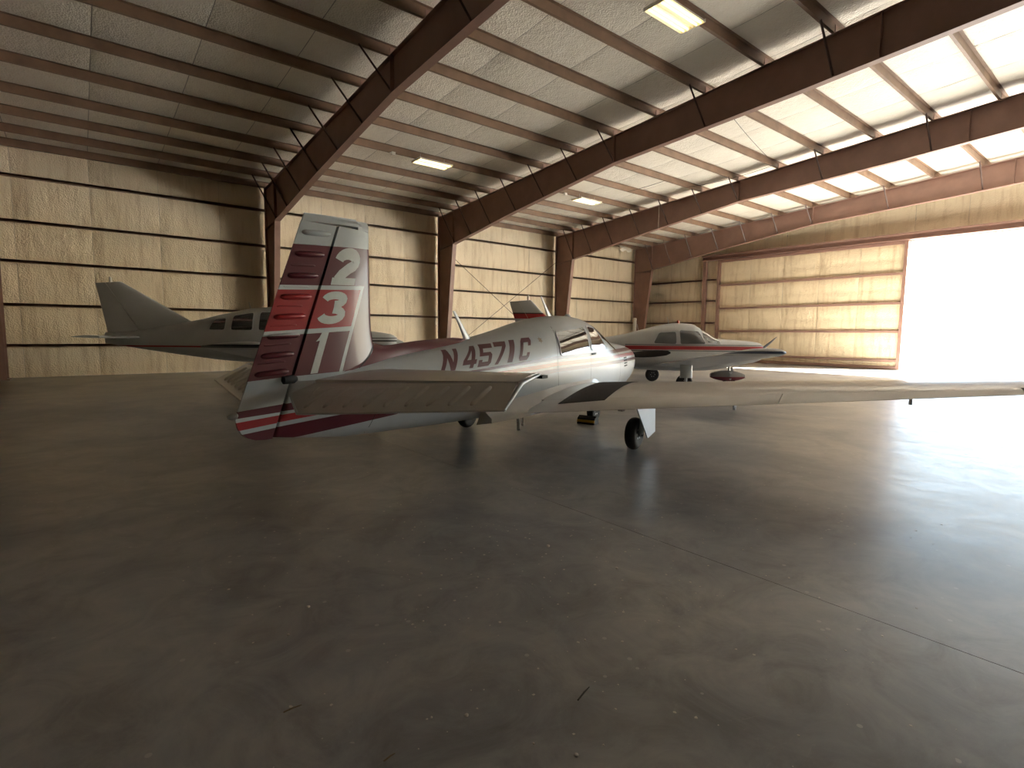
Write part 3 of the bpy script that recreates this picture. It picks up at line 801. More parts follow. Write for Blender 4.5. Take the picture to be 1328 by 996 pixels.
# fin and rudder (thin symmetric section in the plane y = 0)
def hinge_x(z): return -3.64 - .385*(2.47-z)
def te_x(z): return -3.97 - .395*(2.48-z)
def le_x(z): return -3.295 + 0.03*(2.5-z)*0.3 + 0.10*max(0, (1.62-z)/.4)**2
def fin_half(x, z):
    le, te = le_x(z), te_x(z); c = (le-x)/(le-te)
    c = min(max(c, 0), 1)
    base = 0.115*(le-te)*yt(c)*1.05
    if z < 1.3: base += 0.02*(1.3-z)/.5*(1-c)
    return base + 0.004
def slab_fin(name, front, back, zs, mat, parent, nc=12):
    rings = []
    for z in zs:
        f, b_ = front(z), back(z); xs = [f + (b_-f)*(1-math.cos(math.pi*k/(2*nc)))**.5 if False else f+(b_-f)*((k/nc)**1.6) for k in range(nc+1)]
        r_ = [(x, -fin_half(x, z), z) for x in xs] + [(x, fin_half(x, z), z) for x in xs[::-1]]
        rings.append(r_)
    return MB().loft(rings).build(name, mat, parent, smooth=35)
zs = [1.12+(2.425-1.12)*k/16 for k in range(17)]
fin = slab_fin('fin', le_x, lambda z: hinge_x(z)+0.011, zs, 'mooney_fin', AP)
zr = [.80+(2.42-.80)*k/16 for k in range(17)]
def rud_half(x, z):
    f, b_ = hinge_x(z), te_x(z); t = (f-x)/(f-b_) if f != b_ else 0
    return max(.030*(1-t), 0)+.0045 if z > 1.2 else max((.036)*(1-t), 0)+.005
def rud_rings():
    rings = []
    zz = [(.683, -4.335, -4.40), (.692, -4.333, -4.47), (.715, -4.325, -4.525), (.75, -4.31, -4.565), (.80, None, -4.592), (.86, None, -4.605)]
    for z, f, b_ in zz:
        f = hinge_x(z)-.010 if f is None else f
        rings.append((z, f, b_))
    for z in zr[1:]:
        if z > .9: rings.append((z, hinge_x(z)-.010, te_x(z)))
    out = []
    for z, f, b_ in rings:
        xs = [f+(b_-f)*k/8 for k in range(9)]
        out.append([(x, -rud_half(x, z), z) for x in xs] + [(x, rud_half(x, z), z) for x in xs[::-1]])
    return out
rud = MB().loft(rud_rings()).build('rudder', 'mooney_fin', AP, smooth=35)
MB().hexa([(hinge_x(.72)-.03, -.012, .72), (hinge_x(.72)+.03, -.012, .72), (hinge_x(.72)+.03, .012, .72), (hinge_x(.72)-.03, .012, .72), (hinge_x(2.42)-.03, -.008, 2.42), (hinge_x(2.42)+.03, -.008, 2.42), (hinge_x(2.42)+.03, .008, 2.42), (hinge_x(2.42)-.03, .008, 2.42)]).build('hinge_gap_filler', 'black', rud)  # black filler strip added inside the hinge gap so the gap looks dark
# horn balance cap over the fin
cap = []
for z in (2.430, 2.455, 2.480, 2.495):
    f = -3.43 + (2.43-z)*.3; b_ = te_x(z); q = 1 if z < 2.48 else .55
    zz = lambda x: z + (x+3.97)*0.055 - .01
    xs = [f+(b_-f)*k/8 for k in range(9)]
    cap.append([(x, -(fin_half(x, 2.42)+.002)*q, zz(x)) for x in xs] + [(x, (fin_half(x, 2.42)+.002)*q, zz(x)) for x in xs[::-1]])
MB().loft(cap).build('horn_balance', 'mooney_fin', rud, smooth=35)
capf = []
for z in (2.425, 2.46, 2.49, 2.505):
    f = le_x(2.42) - (0.0 if z < 2.5 else .02); b_ = -3.445; q = 1 if z < 2.48 else .5
    xs = [f+(b_-f)*(k/8)**1.6 for k in range(9)]
    capf.append([(x, -(fin_half(x, 2.42)+.001)*q, z+(x+3.4)*.05) for x in xs] + [(x, (fin_half(x, 2.42)+.001)*q, z+(x+3.4)*.05) for x in xs[::-1]])
MB().loft(capf).build('fin_cap', 'mooney_fin', fin, smooth=35)
for sg in (-1, 1):
    for k, z in enumerate([2.325, 2.145, 1.965, 1.79, 1.63, 1.475, 1.325, 1.185]):
        xa, xb = te_x(z)+.035, hinge_x(z+.02)-.045
        p0, p1 = (xa, sg*(rud_half(xa, z)-.001), z), (xb, sg*(rud_half(xb, z)-.001), z+.02)
        bead(rud, 'stiffening_bead', p0, p1, (0, sg, 0), .050, .028, 'mooney_fin')
        if 0 < k:
            z2 = z+.085; xa, xb = te_x(z2)+.03, hinge_x(z2)-.09
            bead(rud, 'stiffening_bead', (xa, sg*(rud_half(xa, z2)-.001), z2), (xb, sg*(rud_half(xb, z2)-.001), z2+.015), (0, sg, 0), .016, .005, 'mooney_fin')
# white numerals on the fin
def fin_surf(sg): return lambda x, z, off: Vector((x, sg*(fin_half(x, z)+.0025+off), z))
for ch, (x0, x1, z0, z1, sl_, tl) in {'2': (-3.775, -3.50, 1.918, 2.235, .30, .05), '3': (-3.915, -3.635, 1.583, 1.86, .30, .05), 'one': (-4.035, -3.885, 1.172, 1.513, .38, .05)}.items():
    polys = [[(x0 + p[0]*(x1-x0) + p[1]*(z1-z0)*sl_, z0 + p[0]*(x1-x0)*tl + p[1]*(z1-z0)) for p in poly] for poly in GL[ch]]
    conform('fin_numeral', polys, fin_surf(-1), 'decal_white', fin, 0.04)
conform('seam_strip', strip([(-3.50, 1.20), (-3.36, 1.30), (-3.265, 1.405)], .010), lambda x, z, off: Vector((x, -(max(fin_half(x, z), .02)+.006), z)), 'black', fin, .05)
# hinge shroud between fin and elevator, tail light
hs = MB()
hs.lathe([(.012, 0), (.032, .01), (.036, .10), (.02, .13)], (-4.24, -.045, 1.135), (1, 0, .05), 12)
hs.build('trim_fairing', 'black', rud, smooth=40)
MB().lathe([(.010, 0), (.026, .012), (.028, .05), (.014, .075)], (-4.585, 0, .895), (-1, 0, -.08), 14).build('tail_light', 'metal', rud, smooth=40)
# stabilisers and elevators (both sides)
for sg in (-1, 1):
    def S(x, y, z): return (x, sg*y, z)
    LEr, LEt, HGr, HGt = S(-3.06, .05, 1.142), S(-3.06, 1.70, 1.198), S(-3.95, .05, 1.08), S(-3.43, 1.74, 1.15)
    rings = []
    for k in range(13):
        s = k/12; le, te = Vector(lerp(LEr, LEt, s)), Vector(lerp(HGr, HGt, s)); ch = (le-te).length
        r_u, r_l = [], []
        for j in range(13):
            c = (1-math.cos(math.pi*j/12))/2; h = .115*ch*1.15*yt(c*.62)
            p = le+(te-le)*c
            r_u.append(p+Vector((0, 0, h))); r_l.append(p-Vector((0, 0, h)))
        rings.append(r_u[::-1]+r_l)
    stab = MB().loft(rings).build('stabiliser', 'cream_paint', AP, smooth=40)
    # elevator skin
    A_, B_ = Vector(S(-3.962, .045, 1.075)), Vector(S(-3.445, 1.74, 1.147))
    TI, TT = Vector(S(-4.305, .32, .902)), Vector(S(-3.76, 1.84, 1.0))
    II = Vector(S(-4.15, .006, 1.022))
    nrm = (B_-A_).cross(TT-A_)*(1 if sg < 0 else -1); nrm.normalize()
    if nrm.z < 0: nrm = -nrm
    top = [A_+nrm*.020, B_+nrm*.016, TT+nrm*.004, TI+nrm*.004, II+nrm*.014]
    bot = [A_-nrm*.020, B_-nrm*.016, TT-nrm*.004, TI-nrm*.004, II-nrm*.014]
    el = MB().add(top+bot, [(0, 1, 2, 3, 4), (9, 8, 7, 6, 5)]+[(i, (i+1) % 5, 5+(i+1) % 5, 5+i) for i in range(5)]).build('elevator', 'cream_paint', AP)
    # trailing edge lip and tip rib
    MB().tube([TI, TT], .010, 8).build('trailing_edge', 'cream_paint', el, smooth=60)
    MB().tube([II, TI], .011, 8).build('edge_rib', 'white_paint', el, smooth=60)
    tipw = MB(); tipw.tube([Vector(LEt)+Vector((.0, sg*.004, -.004)), Vector(S(-3.43, 1.765, 1.152)), TT], [.012, .020, .008], 8); tipw.build('tip_rib', 'white_paint', el, smooth=60)
    MB().tube([A_+nrm*.021, B_+nrm*.018], .004, 6).build('hinge_strip', 'white_paint', el, smooth=60)
    MB().box(-3.08, -2.99, min(sg*1.69, sg*1.745), max(sg*1.69, sg*1.745), 1.165, 1.19).build('balance_weight', 'black', el)
    for k in range(10):
        y = .16+k*.158
        s = (y-.045)/(1.74-.045); h0 = A_+(B_-A_)*s; t0 = TI+(TT-TI)*max((y-.32)/(1.84-.32), 0)
        p1 = h0+(t0-h0)*.16; p0 = h0+(t0-h0)*(.86 if k else .60)
        hh = lambda q: .018-.013*q
        bead(el, 'stiffening_bead', p0+nrm*(hh(.86)-.002), p1+nrm*(hh(.16)-.002), nrm, .048, .026, 'cream_paint')
        bead(el, 'stiffening_bead', p0-nrm*(hh(.86)-.002), p1-nrm*(hh(.16)-.002), -nrm, .040, .012, 'cream_paint')
# wings
for sg in (-1, 1):
    def S(x, y, z): return (x, sg*y, z)
    ler, ter, let, tet = S(1.03, .50, .63), S(-1.53, .50, .585), S(.97, 5.30, 1.045), S(-.20, 5.30, 1.035)
    tr, tt_ = .122, .10
    wg = wing_piece('wing', 'cream_paint', AP, ler, ter, let, tet, tr, tt_, 0, .80, 0, 1, 16)
    wing_piece('flap', 'cream_paint', AP, ler, ter, let, tet, tr, tt_, .8015, 1.0, .02, .559, 8)
    wing_piece('aileron', 'cream_paint', AP, ler, ter, let, tet, tr, tt_, .8015, 1.0, .5605, .965, 6)
    # tip cap
    rings = []
    le, te = Vector(let), Vector(tet)
    for a in (0, 25, 45, 62, 76, 86):
        q, p = math.cos(rad(a)), math.sin(rad(a)); sh = (1-q)
        rings.append(foil_ring(le+(te-le)*sh*.30+Vector((0, sg*.20*p, .02*p)), te-(te-le)*sh*.10+Vector((0, sg*.20*p, .02*p)), max(tt_*q, .004)))
    MB().loft(rings).build('wing_tip', 'white_paint', wg, smooth=40)
    def wtop(x, y, off):
        s = (y-.50)/4.8; l_, t_ = lerp(ler, let, s), lerp(ter, tet, s)
        c = (l_[0]-x)/(l_[0]-t_[0])
        q = foil_upper(l_, t_, tr+(tt_-tr)*s, min(max(c, 0), 1)); return Vector((x, sg*y, q.z+.002+off))
    if sg < 0:
        conform('wing_walk', [(-1.14, .86), (-.92, 1.36), (.72, 1.20), (.72, .74)], wtop, 'walk', wg, .08, .004)
    # root fillet
    rings = []
    for k in range(15):
        x = -1.95 + k*.21
        zf = float(np.interp(x, [-1.95, -1.5, -.5, .6, 1.0], [.62, .66, .80, .86, .72]))
        y_in = FU.half(x, .95)-.04; y_o = float(np.interp(x, [-1.95, -1.5, 0, 1.0], [.46, .64, .66, .60]))
        zl = float(np.interp(x, [-1.95, -1.5, -.5, .6, 1.0], [.54, .575, .60, .62, .60]))
        rings.append([S(x, y_in, zf+.08), S(x, y_in+(y_o-y_in)*.35, zf+.01), S(x, y_o, zl+.03), S(x, y_o, zl-.02), S(x, y_in-.1, zl-.06)])
    MB().loft(rings).build('root_fillet', 'cream_paint', wg, smooth=60)
    if sg < 0:
        for y in (2.74, 4.3):
            s = (y-.5)/4.8; t_ = lerp(ter, tet, s); l_ = lerp(ler, let, s)
            xx = t_[0]+(l_[0]-t_[0])*.16
            MB().box(xx-.05, xx+.07, -y-.008, -y+.008, t_[2]-.05, t_[2]+.02).box(xx-.015, xx+.02, -y-.014, -y+.014, t_[2]-.08, t_[2]-.04).build('hinge_bracket', ['white_paint'], wg)
# landing gear
for sg in (-1, 1):
    leg = MB().tube([(.04, sg*1.52, .72), (.02, sg*1.50, .40), (0, sg*1.49, .215)], [.045, .038, .032], 12)
    leg.tube([(0, sg*1.49, .215), (0, sg*1.36, .215)], .024, 10); leg.tube([(.04, sg*1.52, .66), (-.05, sg*1.2, .62)], .02, 8)
    leg = leg.build('main_gear_leg', 'white_paint', AP, smooth=40)
    wheel(leg, 0, sg*1.40, .215, .15)
    gd = MB(); yy = sg*1.545
    poly = [(-.42, .68), (.36, .72), (.40, .20), (.10, .15), (-.14, .40)]
    n = len(poly)
    gd.add([(x, yy-.008, z) for x, z in poly]+[(x, yy+.008, z) for x, z in poly], [tuple(range(n))[::-1], tuple(range(n, 2*n))]+[(i, (i+1) % n, n+(i+1) % n, n+i) for i in range(n)])
    gd.build('gear_door', 'white_paint', leg)
    MB().box(-.42, -.34, sg*1.36-.03, sg*1.36+.03, .555, .68).build('gear_link', 'metal', leg)
ng = MB().tube([(1.72, 0, .62), (1.77, 0, .38)], .03, 10).tube([(1.77, .11, .38), (1.79, .11, .185)], .018, 8).tube([(1.77, -.11, .38), (1.79, -.11, .185)], .018, 8).box(1.73, 1.81, -.12, .12, .36, .40).tube([(1.79, -.12, .19), (1.79, .12, .19)], .016, 8)
ng = ng.build('nose_gear_leg', 'white_paint', AP, smooth=40)
wheel(ng, 1.79, 0, .185, .13, hub_mat='white_paint')
for sg in (-1, 1): MB().box(1.50, 2.1, sg*.20-.006, sg*.20+.006, .34, .60).build('nose_gear_door', 'white_paint', ng)
# propeller and spinner
HZ = 1.12
MB().lathe([(.17, 0), (.17, .05), (.155, .12), (.12, .20), (.065, .27), (.005, .30)], (2.86, 0, HZ), (1, 0, 0), 24).build('spinner', 'white_paint', AP, smooth=50)
for sg in (-1, 1):
    prop_blade((2.98, 0, HZ), (2.98, sg*.955, HZ+sg*-.055+.02), .135, 'blackgloss', AP)
# antennas, step, exhaust, beacon
def blade_antenna(base, tip, c0, c1, name='blade_antenna'):
    rings = []
    base, tip = Vector(base), Vector(tip)
    for k in range(9):
        s = k/8; p = base+(tip-base)*s; c = c0+(c1-c0)*s**.6; t = .014*(1-s*.6)
        rings.append([p+Vector((c/2*math.cos(a), t*math.sin(a), 0)) for a in (2*math.pi*j/12 for j in range(12))])
    return MB().loft(rings).build(name, 'white_paint', AP, smooth=60)
blade_antenna((-1.80, 0, 1.44), (-2.05, 0, 1.765), .16, .045)
blade_antenna((.16, 0, 1.76), (-.10, 0, 2.045), .15, .035)
st = MB().tube([(-1.25, -.36, .52), (-1.36, -.44, .36)], .022, 8)
st.build('boarding_step', 'white_paint', AP, smooth=40)
MB().tube([(-.95, -.25, .50), (-.95, -.25, .36)], .010, 8).lathe([(.012, 0), (.022, .01), (.022, .03), (.01, .04)], (-.95, -.25, .33), (0, 0, 1), 10).build('transponder_antenna', 'metal', AP, smooth=40)
MB().tube([(1.55, -.28, .48), (1.30, -.30, .37)], .045, 12).build('exhaust_pipe', 'metal', AP, smooth=40)
MB().lathe([(.05, 0), (.05, .03), (.03, .055), (.005, .06)], (.72, 0, 1.765), (0, 0, 1), 14).build('roof_vent', 'white_paint', AP, smooth=40)

# ------------------------------------------------------------------ the two airplanes parked behind
def low_wing(name, label, loc, heading, rows, paint, cfg):
    R_ = link(name, None, label=label, cat='airplane')
    R_.location = loc; R_.rotation_euler = (0, 0, heading)
    F = Fus(rows); fo = F.mesh('fuselage', paint, R_, 0.09)
    for sg in (-1, 1):
        for poly in cfg['windows']:
            window_on(F, poly, sg, R_, cfg['glass'], cfg['surround'], .06)
        def S(x, y, z): return (x, sg*y, z)
        ler, ter, let, tet = (S(*cfg['wing'][k]) for k in range(4))
        wg = wing_piece('wing', cfg['wing_mat'], R_, ler, ter, let, tet, .15, .13, 0, .78, 0, 1, 10)
        wing_piece('flap', cfg['wing_mat'], R_, ler, ter, let, tet, .15, .13, .783, 1, .03, .52, 5)
        wing_piece('aileron', cfg['wing_mat'], R_, ler, ter, let, tet, .15, .13, .783, 1, .525, .97, 5)
        le, te = Vector(let), Vector(tet); rings = []
        for a in (0, 20, 40, 58, 74, 86):
            q, p = math.cos(rad(a)), math.sin(rad(a)); sh = 1-q
            rings.append(foil_ring(le+(te-le)*sh*.22+Vector((0, sg*.24*p, .05*p)), te-(te-le)*sh*.10+Vector((0, sg*.24*p, .05*p)), max(.13*q, .004)))
        tip = MB().loft(rings).build('wing_tip', cfg['tip'], wg, smooth=40)
        # tailplane
        a, b_, c, d = (S(*cfg['stab'][k]) for k in range(4))
        wing_piece('stabiliser', cfg['wing_mat'], R_, a, b_, c, d, .10, .10, 0, 1, 0, 1, 6)
        # main gear
        mx, my, mz = cfg['main']
        lg = MB().tube([(mx, sg*my, mz), (mx, sg*my, .22)], [.05, .035], 10).tube([(mx, sg*my, .22), (mx, sg*(my-.1), .22)], .025, 8)
        if cfg['fairing']:
            lg.add([], [])
        lg = lg.build('main_gear_leg', 'white_paint', R_, smooth=40)
        if cfg['fairing']:
            MB().loft([[(mx+.17*math.cos(t), sg*my+.05*math.sin(t), z) for t in (2*math.pi*k/14 for k in range(14))] for z in (.36, .5, .64, .80)]).build('leg_fairing', 'white_paint', lg, smooth=50)
        wheel(lg, mx, sg*(my-.12), .225, .16)
    # windscreen
    x0, x1 = cfg['ws']
    def wsf(x, a, off):
        _, zb, zt, w_, zc, nu, nl = F.at(x); c, q = math.cos(a), math.sin(a)
        return Vector((x, w_*math.copysign(abs(c)**(2/nu), c), zc+(zt-zc)*abs(q)**(2/nu))) + Vector((.5, .5*c, .8)).normalized()*(.004+off)
    for aa in ((32, 86), (94, 148)):
        conform('windscreen', [(x0, rad(aa[0])), (x1, rad(aa[0])), (x1, rad(aa[1])), (x0, rad(aa[1]))], wsf, cfg['glass'], R_, .09, .003)
    # fin
    fl0, ft0, fl1, ft1, hz = cfg['fin']     # (x,z) LE root, TE root, LE tip, TE tip, hinge fraction
    for nm, c0, c1 in (('fin', 0, hz), ('rudder', hz+.012, 1.0)):
        rings = []
        for k in range(9):
            s = k/8; le = lerp(fl0, fl1, s); te = lerp(ft0, ft1, s); ch = le[0]-te[0]; U_, L_ = [], []
            for j in range(11):
                c = c0+(c1-c0)*(j/10)**1.5 if c0 == 0 else c0+(c1-c0)*j/10
                h = .10*ch*yt(c)+.003; x = le[0]+(te[0]-le[0])*c; z = le[1]+(te[1]-le[1])*c
                U_.append((x, h, z)); L_.append((x, -h, z))
            rings.append(U_[::-1]+L_)
        MB().loft(rings).build(nm, paint, R_, smooth=40)
    # nose gear
    nx, nz = cfg['nose']
    ng = MB().tube([(nx-.02, 0, nz), (nx, 0, .40)], .035, 10).box(nx-.05, nx+.05, -.09, .09, .36, .42).tube([(nx, -.10, .2), (nx, .10, .2)], .018, 8).box(nx-.03, nx+.03, -.10, -.085, .2, .40).box(nx-.03, nx+.03, .085, .10, .2, .40).box(nx+.03, nx+.10, -.02, .02, .44, .56)
    ng = ng.build('nose_gear_leg', 'metal', R_, smooth=40)
    wheel(ng, nx, 0, .19, .13)
    if cfg['pant']:
        rings = []
        for k in range(15):
            x = nx-.58+k*.075; t = k/14; h = .165*math.sin(math.pi*min(.06+t*.88, 1))**.6; w_ = .115*math.sin(math.pi*min(.06+t*.88, 1))**.6
            rings.append([(x, w_*math.cos(a), .29+.03*(1-t)+h*math.sin(a)) for a in (2*math.pi*j/16 for j in range(16))])
        MB().loft(rings).build('wheel_pant', 'pant', ng, smooth=60)
    # propeller
    px, pz, pr, ang = cfg['prop']
    MB().lathe([(.15, -.05), (.16, .03), (.145, .12), (.10, .22), (.05, .28), (.005, .31)], (px, 0, pz), (1, 0, 0), 20).build('spinner', 'white_paint', R_, smooth=50)
    for s in (1, -1):
        prop_blade((px+.06, 0, pz), (px+.06, s*pr*math.cos(ang), pz+s*pr*math.sin(ang)), .15, 'blackgloss', R_, tw0=82, tw1=22)
    # beacon on the fin, antennas
    bx, bz = cfg['beacon']
    MB().lathe([(.035, -.02), (.035, .05), (.03, .12), (.012, .15)], (bx, 0, bz), (0, 0, 1), 12).build('beacon', 'fixture', R_, smooth=40)
    for ax, az in cfg['ant']:
        MB().tube([(ax, 0, az-.02), (ax-.05, 0, az+.20)], [.012, .005], 6).build('antenna', 'white_paint', R_, smooth=40)
    return R_, F, fo
M['tip_navy'] = m_paint('navy_flash_tip', (0.5, 0.51, 0.51), lambda nt, X, Y, Z: [(between(Z, 1.145, 1.20), (0.015, 0.03, 0.07))])
M['tip_black'] = m_paint('black_flash_tip', (0.5, 0.50, 0.48), lambda nt, X, Y, Z: [(between(Z, 1.20, 1.265), (0.012, 0.012, 0.014))])
def pant_bands(nt, X, Y, Z): return [(between(Z, .0, .275), (0.16, 0.015, 0.025))]
M['pant'] = m_paint('wheel_pant_paint', (0.22, 0.215, 0.21), pant_bands)

def world_at(x_old, y_old):
    v = to_hangar((x_old, y_old, 0)); return (v.x, v.y, 0)
def head(deg): return rad(deg) - (math.pi/2-YAW)
P2, F2, fo2 = low_wing('parked_airplane', 'white airplane with a single red side stripe and black propeller beside the end wall', world_at(4.62, 16.0), head(3.0),
 [(-4.35, 1.0, 1.22, .035, 1.12, 2, 2), (-3.5, .87, 1.29, .15, 1.1, 2.1, 2.1), (-2.5, .72, 1.36, .28, 1.05, 2.2, 2.3), (-1.6, .57, 1.47, .42, 1.02, 2.3, 2.5), (-.8, .49, 1.66, .52, 1.0, 2.4, 2.8), (-.2, .46, 1.81, .56, 1.0, 2.4, 3), (.2, .455, 1.86, .57, 1.0, 2.4, 3), (.62, .455, 1.84, .57, 1.0, 2.4, 3), (1.0, .46, 1.65, .56, 1.0, 2.3, 3), (1.42, .50, 1.42, .55, 1.0, 2.4, 3), (2.0, .62, 1.375, .52, 1.0, 2.5, 2.8), (2.5, .70, 1.335, .47, 1.02, 2.5, 2.6), (2.72, .77, 1.29, .40, 1.03, 2.4, 2.4), (2.80, .8, 1.21, .25, 1.03, 2, 2)],
 'plane2_paint',
 dict(windows=[[(-.60, 1.27), (.05, 1.25), (.06, 1.60), (-.42, 1.57)], [(.17, 1.25), (.92, 1.26), (.74, 1.62), (.17, 1.65)]], glass='glass_grey', surround='white_paint',
      wing=[(1.0, .45, .66), (-.60, .45, .62), (.86, 4.75, 1.15), (-.50, 4.75, 1.12)], wing_mat='white_paint', tip='tip_navy',
      stab=[(-3.55, .05, 1.02), (-4.30, .05, 1.02), (-3.62, 1.55, 1.04), (-4.28, 1.55, 1.04)], main=(0, 1.52, .78), fairing=True, ws=(.86, 1.38),
      fin=[(-2.9, 1.25), (-4.3, 1.05), (-4.10, 2.48), (-4.72, 2.42), .58], nose=(1.9, .70), pant=True, prop=(2.77, 1.07, .94, rad(-26)), beacon=(-4.18, 2.47), ant=[(.0, 1.84), (-.9, 1.62)]))
# windscreen side pane of that airplane
for sg in (-1, 1):
    window_on(F2, [(.99, 1.30), (1.32, 1.33), (1.10, 1.54), (.97, 1.60)], sg, P2, 'glass_grey', 'white_paint', .03)
MB().lathe([(.04, 0), (.04, .04), (.03, .08), (.01, .09)], (.28, 0, 1.855), (0, 0, 1), 12).build('roof_beacon', 'beacon', P2, smooth=40)

P3, F3, fo3 = low_wing('parked_airplane', 'white long-cabin airplane with dark windows partly hidden by the maroon fin', world_at(-5.55, 15.03), head(10.0),
 [(-5.2, 1.15, 1.42, .04, 1.3, 2, 2), (-4.2, .98, 1.55, .18, 1.25, 2.1, 2.1), (-3.0, .80, 1.77, .36, 1.2, 2.2, 2.4), (-2.2, .70, 1.97, .50, 1.18, 2.4, 2.7), (-1.5, .66, 2.12, .58, 1.18, 2.6, 3), (-.8, .65, 2.17, .60, 1.18, 2.6, 3), (-.2, .65, 2.15, .60, 1.18, 2.6, 3), (.3, .66, 2.0, .59, 1.18, 2.4, 3), (.75, .68, 1.66, .57, 1.15, 2.4, 3), (1.2, .70, 1.57, .54, 1.12, 2.5, 3), (1.8, .76, 1.50, .48, 1.12, 2.5, 2.8), (2.15, .84, 1.44, .40, 1.13, 2.4, 2.4), (2.28, .95, 1.35, .26, 1.14, 2, 2)],
 'plane3_paint',
 dict(windows=[[(-2.55, 1.53), (-2.14, 1.53), (-2.12, 1.84), (-2.42, 1.80)], [(-1.97, 1.53), (-1.43, 1.53), (-1.42, 1.99), (-1.93, 1.90)], [(-1.27, 1.53), (-.65, 1.53), (-.68, 2.01), (-1.24, 2.01)], [(-.50, 1.53), (.22, 1.55), (.02, 1.95), (-.48, 2.0)]], glass='glass_dark', surround='white_paint',
      wing=[(.35, .5, .83), (-1.45, .5, .78), (.12, 5.0, 1.22), (-1.05, 5.0, 1.19)], wing_mat='white_paint', tip='tip_black',
      stab=[(-4.3, .05, 1.3), (-5.05, .05, 1.3), (-4.4, 1.8, 1.33), (-5.0, 1.8, 1.33)], main=(-.45, 1.6, .85), fairing=False, ws=(.16, .74),
      fin=[(-3.1, 1.74), (-5.1, 1.25), (-4.75, 2.75), (-5.35, 2.70), .6], nose=(1.35, .75), pant=False, prop=(2.22, 1.15, .95, rad(6)), beacon=(-5.0, 2.72), ant=[(-1.6, 2.09)]))

# ------------------------------------------------------------------ lights, cables and small things
def fixture(u, v, label):
    z = roof_z(v) - PUR - 0.23
    R_ = link('fluorescent_light', None, label=label, cat='light', loc=(u, v, z))
    W_, L_ = .26, .61
    h = MB()
    h.box(-L_, L_, -W_, W_, .045, .06); h.hexa([(-L_, -W_-.03, 0), (L_, -W_-.03, 0), (L_, -W_-.02, 0), (-L_, -W_-.02, 0), (-L_, -W_, .06), (L_, -W_, .06), (L_, -W_+.01, .06), (-L_, -W_+.01, .06)])
    h.hexa([(-L_, W_+.02, 0), (L_, W_+.02, 0), (L_, W_+.03, 0), (-L_, W_+.03, 0), (-L_, W_-.01, .06), (L_, W_-.01, .06), (L_, W_, .06), (-L_, W_, .06)])
    h.prism([(-.05, .045), (0, .0), (.05, .045)], 0, -L_, L_)
    h.box(-L_-.012, -L_, -W_-.03, W_+.03, -.005, .065); h.box(L_, L_+.012, -W_-.03, W_+.03, -.005, .065)
    h.build('reflector', 'fixture', R_)
    for y in (-.20, -.10, .10, .20):
        MB().tube([(-L_+.02, y, .012), (L_-.02, y, .012)], .019, 10).build('fluorescent_tube', 'tube_warm', R_, smooth=60)
    for x in (-.45, .45):
        MB().tube([(x, 0, .06), (x, 0, .245)], .006, 6).build('hanger', 'galv', R_)
    return R_
fixture(9.55, 6.80, 'four-tube ceiling light with a bright conduit running on from its end')
fixture(9.45, 16.0, 'four-tube ceiling light between the first and second steel frames near the side wall')
fixture(16.95, 16.1, 'four-tube ceiling light between the second and third steel frames')
# conduits along the purlins that carry the lights
for v, u0, u1, lab in ((6.85, 9.9, 13.2, 'thin metal conduit running along a purlin beside the yellow ceiling light'), (16.38, 7.2, 20.7, 'thin metal conduit running along the purlin above two ceiling lights')):
    z = roof_z(v)-PUR+.05
    MB().tube([(u0, v+.10, z), (u1, v+.10, z)], .011, 6).build('conduit', 'galv', label=lab, cat='conduit')
jb = MB().box(-.06, .06, -.045, .045, -.05, .05).box(-.064, -.06, -.04, .04, -.045, .045)
jb.tube([(-.06, 0, 0), (-.12, 0, 0)], .02, 8)
jb.build('junction_box', 'fixture', label='small white electrical junction box on a purlin near the ceiling light', cat='box', loc=(8.2, 16.33, roof_z(16.38)-PUR-.03))
jb2 = MB().box(-.06, .06, -.045, .045, -.05, .05).tube([(.06, 0, 0), (.12, 0, 0)], .02, 8)
jb2.build('junction_box', 'fixture', label='small white electrical box on a purlin between the second and third steel frames', cat='box', loc=(15.9, 16.33, roof_z(16.38)-PUR-.03))
# loose cables and a pull cord in the far bays
def cable(pts, label, r=.008, mat='cable'):
    P_ = []
    for i in range(len(pts)-1):
        for k in range(8):
            s = k/8; p = Vector(pts[i])*(1-s)+Vector(pts[i+1])*s; p.z -= .10*math.sin(math.pi*s)*(Vector(pts[i])-Vector(pts[i+1])).length*.12
            P_.append(p)
    P_.append(Vector(pts[-1]))
    MB().tube(P_, r, 6).build('cable', mat, label=label, cat='cable')
pz = lambda v: roof_z(v)-PUR
cable([(20.3, 9.98, pz(9.98)), (20.3, 11.55, pz(11.55)), (19.7, 13.15, pz(13.15))], 'slack black cable strung between purlins in front of the third steel frame')
cable([(18.2, 13.15, pz(13.15)), (18.0, 14.8, pz(14.8))], 'short black cable hanging between two purlins')
cable([(14.0, 8.42, pz(8.42)), (19.5, 9.7, pz(9.7))], 'thin roof brace cable crossing the bay past the second steel frame', .008)
MB().tube([(20.2, 14.85, pz(14.8)), (20.2, 14.85, pz(14.8)-1.2)], .008, 6).build('pull_cord', 'pvc', label='pale cord hanging straight down from a purlin', cat='cord')
# white pipe by the corner column
pp = MB().lathe([(.11, 0), (.11, 2.30), (.10, 2.30), (.10, 2.36), (.115, 2.36), (.115, 2.5), (.02, 2.52)], (0, 0, 0), (0, 0, 1), 16)
pp.build('standing_pipe', 'pvc', label='white upright pipe standing beside the corner column', cat='pipe', smooth=40, loc=(27.25, 21.55, 0))
